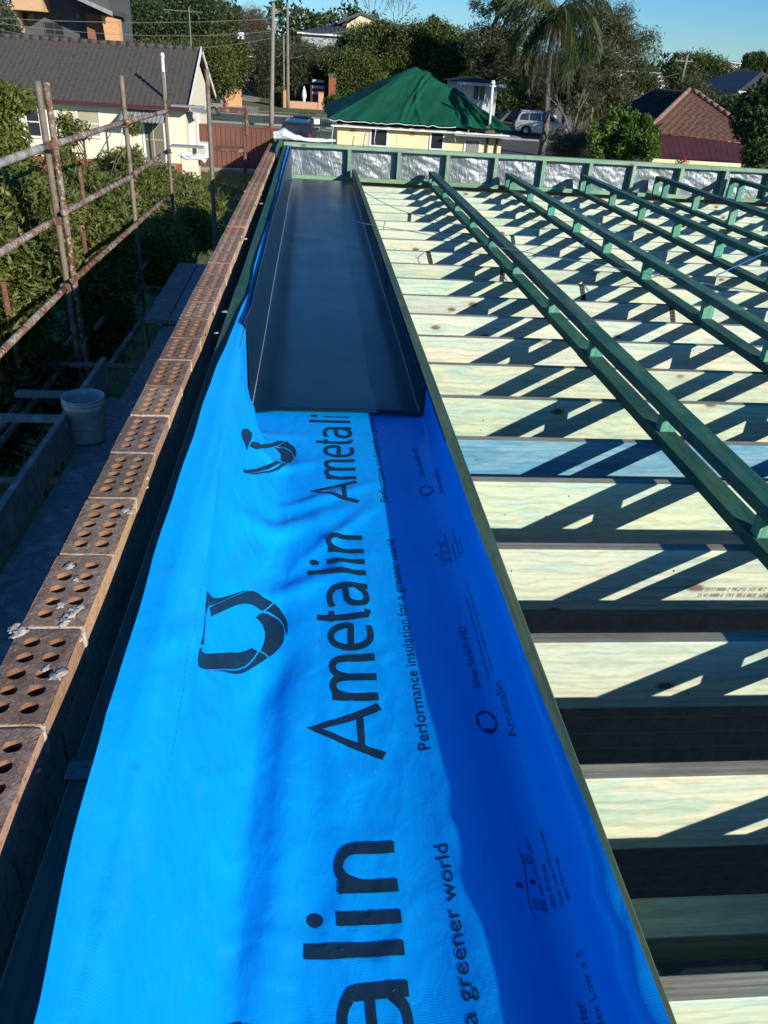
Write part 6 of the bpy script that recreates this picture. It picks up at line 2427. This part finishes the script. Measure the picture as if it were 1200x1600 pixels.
def ptree(name, label, blobs, m, **kw):
    sp = kw.get('spread', .7)*.55
    blobs = [(b_[0], tuple(max(.35*r_, r_-sp) for r_ in b_[1])) for b_ in blobs]
    c = Vector(blobs[0][0])
    g = gz(c.x, c.y)
    base = kw.pop('base', None) or (c.x, c.y, g)
    return tree(name, label, base, blobs, m, **kw)


ptree('round_tree', 'round bushy tree right of the dark tiled gable', [pb(270, 118, 66, 70, 42), pb(330, 108, 64, 56, 42), pb(355, 90, 66, 36, 34), pb(230, 105, 68, 40, 36)], 'leaf_round', trunk_r=.35, nclump=950, nleaf=90, spread=.9, leaf=(.23, .10), seed=11)
ptree('tall_tree', 'tall dark tree over the cream house at the top left', [pb(235, 45, 78, 62, 40), pb(290, 20, 80, 55, 26), pb(200, 85, 76, 30, 30), pb(330, 30, 84, 42, 20)], 'leaf_dark', trunk_r=.4, nclump=620, nleaf=60, spread=1.2, leaf=(.34, .13), seed=12, group=None)
ptree('fine_tree', 'tree with airy foliage touching the sky at the top left', [pb(225, 8, 86, 40, 20), pb(265, -12, 88, 50, 20), pb(320, 4, 90, 40, 14), pb(180, -6, 84, 30, 16)], 'leaf_gum', trunk_r=.3, nclump=300, nleaf=50, spread=1.2, leaf=(.40, .08), seed=13, shell=(.3, 1.0))
ptree('corner_tree', 'bushy grey green tree in the top left corner', [pb(8, 50, 52, 26, 32), pb(-20, 20, 54, 34, 34)], 'leaf_gum', trunk_r=.25, nclump=260, nleaf=60, spread=.7, leaf=(.26, .07), seed=14)
ptree('bare_tree', 'rounded leafless brown tree behind the grey roof', [pb(393, 38, 140, 30, 26), pb(370, 48, 138, 26, 20), pb(345, 28, 142, 24, 14)], 'leaf_brown', trunk_r=.3, nclump=260, nleaf=36, spread=1.6, leaf=(.75, .05), seed=15, limbs=30)
ptree('casuarina_tree', 'feathery dark casuarina behind the two timber poles', [pb(425, 115, 98, 34, 50), pb(418, 78, 100, 22, 20)], 'leaf_gum', trunk_r=.3, nclump=420, nleaf=55, spread=1.3, leaf=(.50, .07), seed=16, droop=.5)
ptree('casuarina_tree', 'wide feathery grey green tree between the poles and the dark shrubs', [pb(480, 120, 96, 46, 44), pb(515, 100, 98, 34, 30), pb(470, 84, 100, 30, 20)], 'leaf_gum', trunk_r=.3, nclump=520, nleaf=55, spread=1.3, leaf=(.50, .07), seed=17, droop=.5)
ptree('dark_tree', 'dark tree in shade behind the red brick chimney', [pb(520, 130, 102, 34, 34), pb(550, 110, 104, 40, 30)], 'leaf_dark', trunk_r=.3, nclump=420, nleaf=55, spread=1.2, leaf=(.36, .14), seed=18)
ptree('broad_tree', 'broad dense evergreen directly behind the tarped cottage', [pb(600, 80, 97, 66, 42, 5.5), pb(670, 86, 95, 70, 48, 5.5), pb(715, 112, 93, 50, 46, 4.5), pb(565, 72, 100, 42, 30, 4), pb(700, 84, 96, 44, 30, 4), pb(722, 160, 92, 34, 34, 3), pb(640, 130, 95, 76, 46, 5), pb(745, 130, 93, 20, 26, 3)], 'leaf_camphor', trunk_r=.5, nclump=2100, nleaf=90, spread=1.2, leaf=(.32, .14), seed=19, trunk_top=P(640, 120, Y=95), limbs=0)
ptree('small_round_tree', 'lower leafy tree left of the tarped roof peak', [pb(560, 118, 91, 42, 34, 3), pb(535, 106, 92, 32, 24, 2.5), pb(585, 140, 91, 32, 26, 2.5), pb(540, 140, 91, 22, 20, 2)], 'leaf_camphor', trunk_r=.25, nclump=420, nleaf=80, spread=1.0, leaf=(.30, .13), seed=20)
ptree('spindly_tree', 'small tufted treetop standing above the broad evergreen', [pb(678, 32, 104, 10, 9), pb(688, 48, 104, 13, 14), pb(700, 62, 104, 12, 12)], 'leaf_dark', trunk_r=.14, nclump=70, nleaf=50, spread=.7, leaf=(.34, .13), seed=21)


def twig_tree(label, base_px, Y, tops, seed, m='bark', r=.12, name='bare_tree', depth=5):
    a = P(*base_px, Y=Y)
    t = thing(name, label, 'tree', (a.x, Y, gz(a.x, Y)))
    rr = random.Random(seed)
    b = MB()
    tw = MB()

    def grow(p, d, L, rad, k):
        e = p+d*L
        mid = p.lerp(e, .5)+Vector((rr.uniform(-1, 1), rr.uniform(-1, 1), rr.uniform(-.3, .6)))*L*.07
        (b if k < 2 else tw).tube([p, mid, e], [rad, rad*.85, rad*.7], 5 if k < 3 else 3, cap=False)
        if k >= depth:
            return
        for _ in range(rr.choice((2, 3)) if k < depth-1 else 3):
            nd = (d+Vector((rr.uniform(-1, 1), rr.uniform(-1, 1), rr.uniform(-.2, .6)))*.55).normalized()
            grow(e, nd, L*rr.uniform(.62, .85), rad*.62, k+1)
    o = a-Vector(t.location)
    tb = MB().tube([(0, 0, 0), o*.5, o], [r*1.4, r*1.2, r], 7)
    tb.build('trunk', m, t, smooth=True)
    for tp in tops:
        e = P(*tp, Y=Y)-Vector(t.location)
        d = (e-o)
        grow(o, d.normalized(), d.length*.42, r*.7, 0)
    b.build('branches', m, t, smooth=True, kind='stuff')
    tw.build('twigs', m, t, kind='stuff')
    return t


twig_tree('leafless tree sticking up beside the cream gable on the skyline', (585, 45), 108, [(572, 2), (590, 0), (605, 5)], 3, r=.07)
twig_tree('second leafless tree right of the first on the skyline', (617, 42), 109, [(612, 3), (630, 2), (640, 14)], 4, r=.07)
# gum tree with visible limbs
ptree('gum_tree', 'tall open gum tree against the sky left of the palm', [pb(748, 45, 88, 14, 12), pb(757, 20, 88, 12, 12), pb(790, 8, 86, 26, 14), pb(810, 22, 86, 20, 12), pb(740, 70, 86, 22, 20), pb(770, 60, 87, 26, 24), pb(730, 55, 88, 12, 10), pb(800, 60, 86, 22, 22), pb(775, 90, 85, 34, 26), pb(765, 115, 84, 36, 24), pb(745, 6, 88, 12, 8)], 'leaf_gum', trunk_r=.3, nclump=520, nleaf=48, spread=.9, leaf=(.40, .10), seed=22, bark='bark_pale', limbs=40, shell=(.2, 1.0), droop=.4)
ptree('feathery_tree', 'wide airy tree with grey branches right of the palm', [pb(930, 25, 76, 40, 28), pb(960, 50, 76, 44, 30), pb(985, 75, 76, 36, 22), pb(1010, 62, 77, 26, 14), pb(925, 75, 75, 44, 26), pb(950, 100, 74, 46, 22), pb(1000, 100, 76, 34, 16), pb(975, 20, 77, 22, 16), pb(1020, 80, 77, 18, 10)], 'leaf_grey', trunk_r=.28, nclump=520, nleaf=34, spread=1.0, leaf=(.36, .07), seed=23, bark='bark_pale', limbs=70, shell=(.1, 1.0), trunk_top=P(935, 120, Y=75))
ptree('olive_tree', 'tangled olive brown tree behind the silver car', [pb(820, 120, 72, 40, 26), pb(860, 140, 70, 44, 28), pb(905, 140, 70, 40, 30), pb(800, 95, 74, 30, 20), pb(840, 100, 73, 36, 20)], 'leaf_grey', trunk_r=.25, nclump=520, nleaf=38, spread=.9, leaf=(.36, .06), seed=24, limbs=50, shell=(.3, 1.0))
ptree('olive_tree', 'olive brown tree between the palm trunk and the red roof', [pb(950, 140, 66, 46, 28), pb(1000, 130, 68, 44, 22), pb(920, 170, 62, 38, 24), pb(975, 165, 62, 40, 20), pb(900, 110, 68, 34, 20)], 'leaf_grey', trunk_r=.25, nclump=620, nleaf=38, spread=.9, leaf=(.34, .06), seed=25, limbs=50, shell=(.3, 1.0))
ptree('dark_tree', 'dark leafy tree over the white house behind the cars', [pb(780, 150, 80, 30, 20), pb(850, 165, 78, 16, 16), pb(815, 160, 80, 26, 14)], 'leaf_dark', trunk_r=.2, nclump=200, nleaf=50, spread=.8, leaf=(.32, .12), seed=26)
ptree('domed_tree', 'domed dense tree behind the leaning pole', [pb(1095, 112, 96, 46, 26), pb(1125, 130, 94, 40, 26), pb(1065, 125, 94, 26, 20), pb(1140, 150, 90, 30, 18)], 'leaf_camphor', trunk_r=.35, nclump=600, nleaf=55, spread=1.2, leaf=(.42, .13), seed=27)
ptree('dark_tree', 'dark round treetop just left of the leaning pole', [pb(1063, 98, 104, 14, 12), pb(1052, 112, 100, 14, 12)], 'leaf_dark', trunk_r=.2, nclump=110, nleaf=50, spread=1.0, leaf=(.4, .15), seed=28)
ptree('grey_tree', 'thin grey tree above the red tiled hip', [pb(1100, 165, 58, 36, 18), pb(1140, 172, 56, 30, 16), pb(1080, 140, 66, 30, 16)], 'leaf_grey', trunk_r=.18, nclump=260, nleaf=38, spread=.8, leaf=(.30, .06), seed=29, limbs=40)
for k, (px, py, w, hh) in enumerate(((1168, 96, 4.5, 13), (1177, 94, 4.5, 13), (1186, 93, 4, 14), (1199, 98, 6, 12))):
    ptree('cypress_tree', ['leftmost of the dark cypresses on the right skyline', 'second of the dark cypresses on the right skyline', 'third and tallest of the dark cypresses on the right skyline', 'dark cypress cut by the right edge on the skyline'][k], [pb(px, py+6, 150, w, hh), pb(px, py-4, 150, w*.6, hh*.6)], 'leaf_dark', trunk_r=.2, nclump=70, nleaf=50, spread=.8, leaf=(.5, .16), seed=30+k, limbs=0, group='cypresses on the skyline')
ptree('glossy_tree', 'dark glossy leaved tree at the right edge in front of the red roof', [pb(1185, 165, 22, 28, 22), pb(1195, 205, 21, 26, 30), pb(1170, 190, 24, 20, 22), pb(1185, 240, 20, 22, 18), pb(1215, 150, 22, 30, 30)], 'leaf_dark', trunk_r=.12, nclump=380, nleaf=48, spread=.34, leaf=(.17, .085), seed=36, limbs=24)
ptree('leafy_tree', 'dark green tree behind the right slope of the red roof', [pb(1150, 175, 46, 26, 20), pb(1185, 160, 46, 26, 22)], 'leaf_camphor', trunk_r=.2, nclump=260, nleaf=50, spread=.6, leaf=(.24, .10), seed=37)
# bright green bush by the red house
ptree('green_bush', 'bright green upright bush left of the red house', [pb(955, 228, 22.5, 24, 22), pb(985, 226, 22, 28, 24), pb(1014, 232, 21.5, 18, 20), pb(932, 240, 22, 14, 12), pb(965, 203, 23, 7, 16), pb(1010, 198, 22, 5, 20), pb(988, 196, 22.5, 4, 18), pb(945, 200, 22.5, 4, 14), pb(1022, 210, 22, 4, 14), pb(975, 190, 22.5, 3, 12)]+[pb(925+8.5*k, 205-22*math.sin(k*.26)+(9 if k % 2 else -5), 22+.12*(k % 3), 4.5, 19, .15) for k in range(13)], 'leaf_bright', trunk_r=.06, nclump=420, nleaf=34, spread=.15, leaf=(.15, .05), shell=(.2, 1.1), seed=38, limbs=30, cat='bush')
ptree('twiggy_bush', 'dry brown twiggy bush between the palm trunk and the green bush', [pb(890, 228, 24, 34, 14), pb(915, 215, 24, 22, 18), pb(870, 235, 24, 20, 9)], 'leaf_brown', trunk_r=.05, nclump=260, nleaf=16, spread=.45, leaf=(.34, .012), seed=39, limbs=60, cat='bush')
ptree('garden_shrub', 'light green shrub at the foot of the thin grey pole', [pb(434, 155, 88, 9, 16), pb(440, 145, 88, 6, 10)], 'leaf_bright', trunk_r=.08, nclump=60, nleaf=45, spread=.6, leaf=(.3, .1), seed=40, cat='shrub')
ptree('creeper', 'leafy green creeper spilling over at the left end of the tarp', [pb(526, 158, 70, 12, 7), pb(516, 165, 66, 8, 6)], 'leaf_bright', trunk_r=.05, nclump=50, nleaf=40, spread=.5, leaf=(.24, .1), seed=41, cat='shrub', limbs=0)
# verge hedge row
ptree('verge_shrub', 'low dark shrubs on the verge below the brick fence', [pb(445, 182, 80, 22, 4), pb(485, 185, 79, 30, 4), pb(410, 178, 82, 16, 3)], 'leaf_dark', trunk_r=.05, nclump=120, nleaf=40, spread=.4, leaf=(.2, .08), seed=42, cat='shrub', limbs=0)


# palm with drooping feather fronds
def palm(label, base_px, top_px, Y, Lf, nfr, seed):
    a, c = P(*base_px, Y=Y), P(*top_px, Y=Y)
    t = thing('palm_tree', label, 'palm', (a.x, Y, GZ))
    d = c-Vector(t.location)
    n = 14
    MB().tube([d*(i/n)+Vector((.12*math.sin(i*.5), 0, 0)) for i in range(n+1)], [.23-.09*i/n for i in range(n+1)], 10).build('trunk', 'palm_bark', t, smooth=True)
    rs = np.random.default_rng(seed)
    st = MB()
    quads, dead = [], []
    for k in range(nfr):
        az = rs.uniform(0, 2*pi)
        el = rs.uniform(-.5, 1.5)
        L = Lf*rs.uniform(.8, 1.1)
        h = Vector((math.cos(az), math.sin(az), 0))
        pts = []
        p = d.copy()
        e = el
        for i in range(12):
            pts.append(p.copy())
            e -= (.07+.13*rs.uniform(.6, 1.2))
            e = max(e, -1.5)
            p = p+(h*math.cos(e)+Vector((0, 0, math.sin(e))))*L/12
        pts.append(p)
        st.tube(pts, [.035-.0025*i for i in range(13)], 4, cap=False)
        dst = dead if el < -.36 else quads
        for i in range(1, 12):
            for m in range(5):
                f = m/5
                q = pts[i].lerp(pts[i+1], f)
                tg_ = (pts[i+1]-pts[i]).normalized()
                side = tg_.cross(Vector((0, 0, 1)))
                if side.length < .05:
                    side = Vector((-h.y, h.x, 0))
                side.normalize()
                for s in (-1, 1):
                    ll = Lf*.24*math.sin(pi*(i+f)/13)**.6*rs.uniform(.8, 1.1)
                    dr = (side*s*rs.uniform(.5, 1.0)+tg_*.5+Vector((rs.normal()*.15, rs.normal()*.15, -rs.uniform(.5, 1.3)))).normalized()
                    w = dr.cross(side).normalized()*.030 if dr.cross(side).length > .01 else Vector((.03, 0, 0))
                    tp = q+dr*ll
                    mid = q.lerp(tp, .5)
                    dst.append([q, mid-w, tp, mid+w])
    quads_np('fronds', np.array([[list(v) for v in q] for q in quads]), 'leaf_palm', t)
    if dead:
        quads_np('dead_fronds', np.array([[list(v) for v in q] for q in dead]), 'leaf_brown', t)
    st.build('frond_stems', 'bark', t, kind='stuff')
    b = MB()
    for k in range(5):
        az = 2*pi*k/5
        b.tube([d+Vector((0, 0, -.2)), d+Vector((math.cos(az)*.5, math.sin(az)*.5, -.5)), d+Vector((math.cos(az)*.7, math.sin(az)*.7, -1.3))], [.05, .12, .05], 6)
    M.setdefault('fruit', mat('orange_fruit_stalks', (.42, .17, .05), scale=9, bump=0))
    b.build('fruit_stalk', 'fruit', t, smooth=True)
    return t


palm('tall palm with drooping fronds right of centre', (846, 238), (868, 26), 52, 4.3, 56, 5)
twig_tree('dark bare branched tree between the palm trunk and the thin pole', (895, 220), 50, [(870, 150), (905, 140), (925, 165)], 9, r=.12, name='bare_tree', depth=5)
twig_tree('pale limbed tree behind the roof of the silver car', (842, 190), 84, [(820, 140), (838, 138), (858, 150)], 12, m='bark_pale', r=.22, name='bare_tree', depth=4)
# distant tree line closing the view
rs = np.random.default_rng(77)
blobs = []
for k in range(60):
    x = -330+11*k+rs.uniform(-3, 3)
    y = 235+rs.uniform(0, 40)
    g = gz(x, y)
    blobs.append(((x, y, g+3), (11, 7, rs.uniform(4.5, 7.5))))
pts, cc, out = crown_points(blobs, 2600, 26, 3.0, rs)
o = quads_np('distant_wood', leaves(pts, 1.6, .9, rs, 0, out), 'leaf_dark')
tag(o, 'far off line of dark trees closing the horizon', 'trees')
# grass tufts on the yard close to the scaffold
rs = np.random.default_rng(5)
n = 26000
gx = rs.uniform(-9, -.6, n)
gy = 2+36*rs.uniform(0, 1, n)**.8
C = np.stack([gx, gy, np.full(n, GZ+.05)], 1)
d = np.stack([rs.normal(0, .3, n), rs.normal(0, .3, n), np.ones(n)], 1)
hgt = rs.uniform(.05, .14, n)[:, None]
w = np.stack([rs.normal(size=n), rs.normal(size=n), np.zeros(n)], 1)
w /= np.linalg.norm(w, axis=1)[:, None]
w *= .008
Q = np.stack([C-d*.05-w, C-d*.05+w, C+d*hgt+w*.2, C+d*hgt-w*.2], 1)
o = quads_np('grass_blades', Q, 'leaf_hedge')
tag(o, 'rough grass growing in the yard below the scaffold', 'grass')
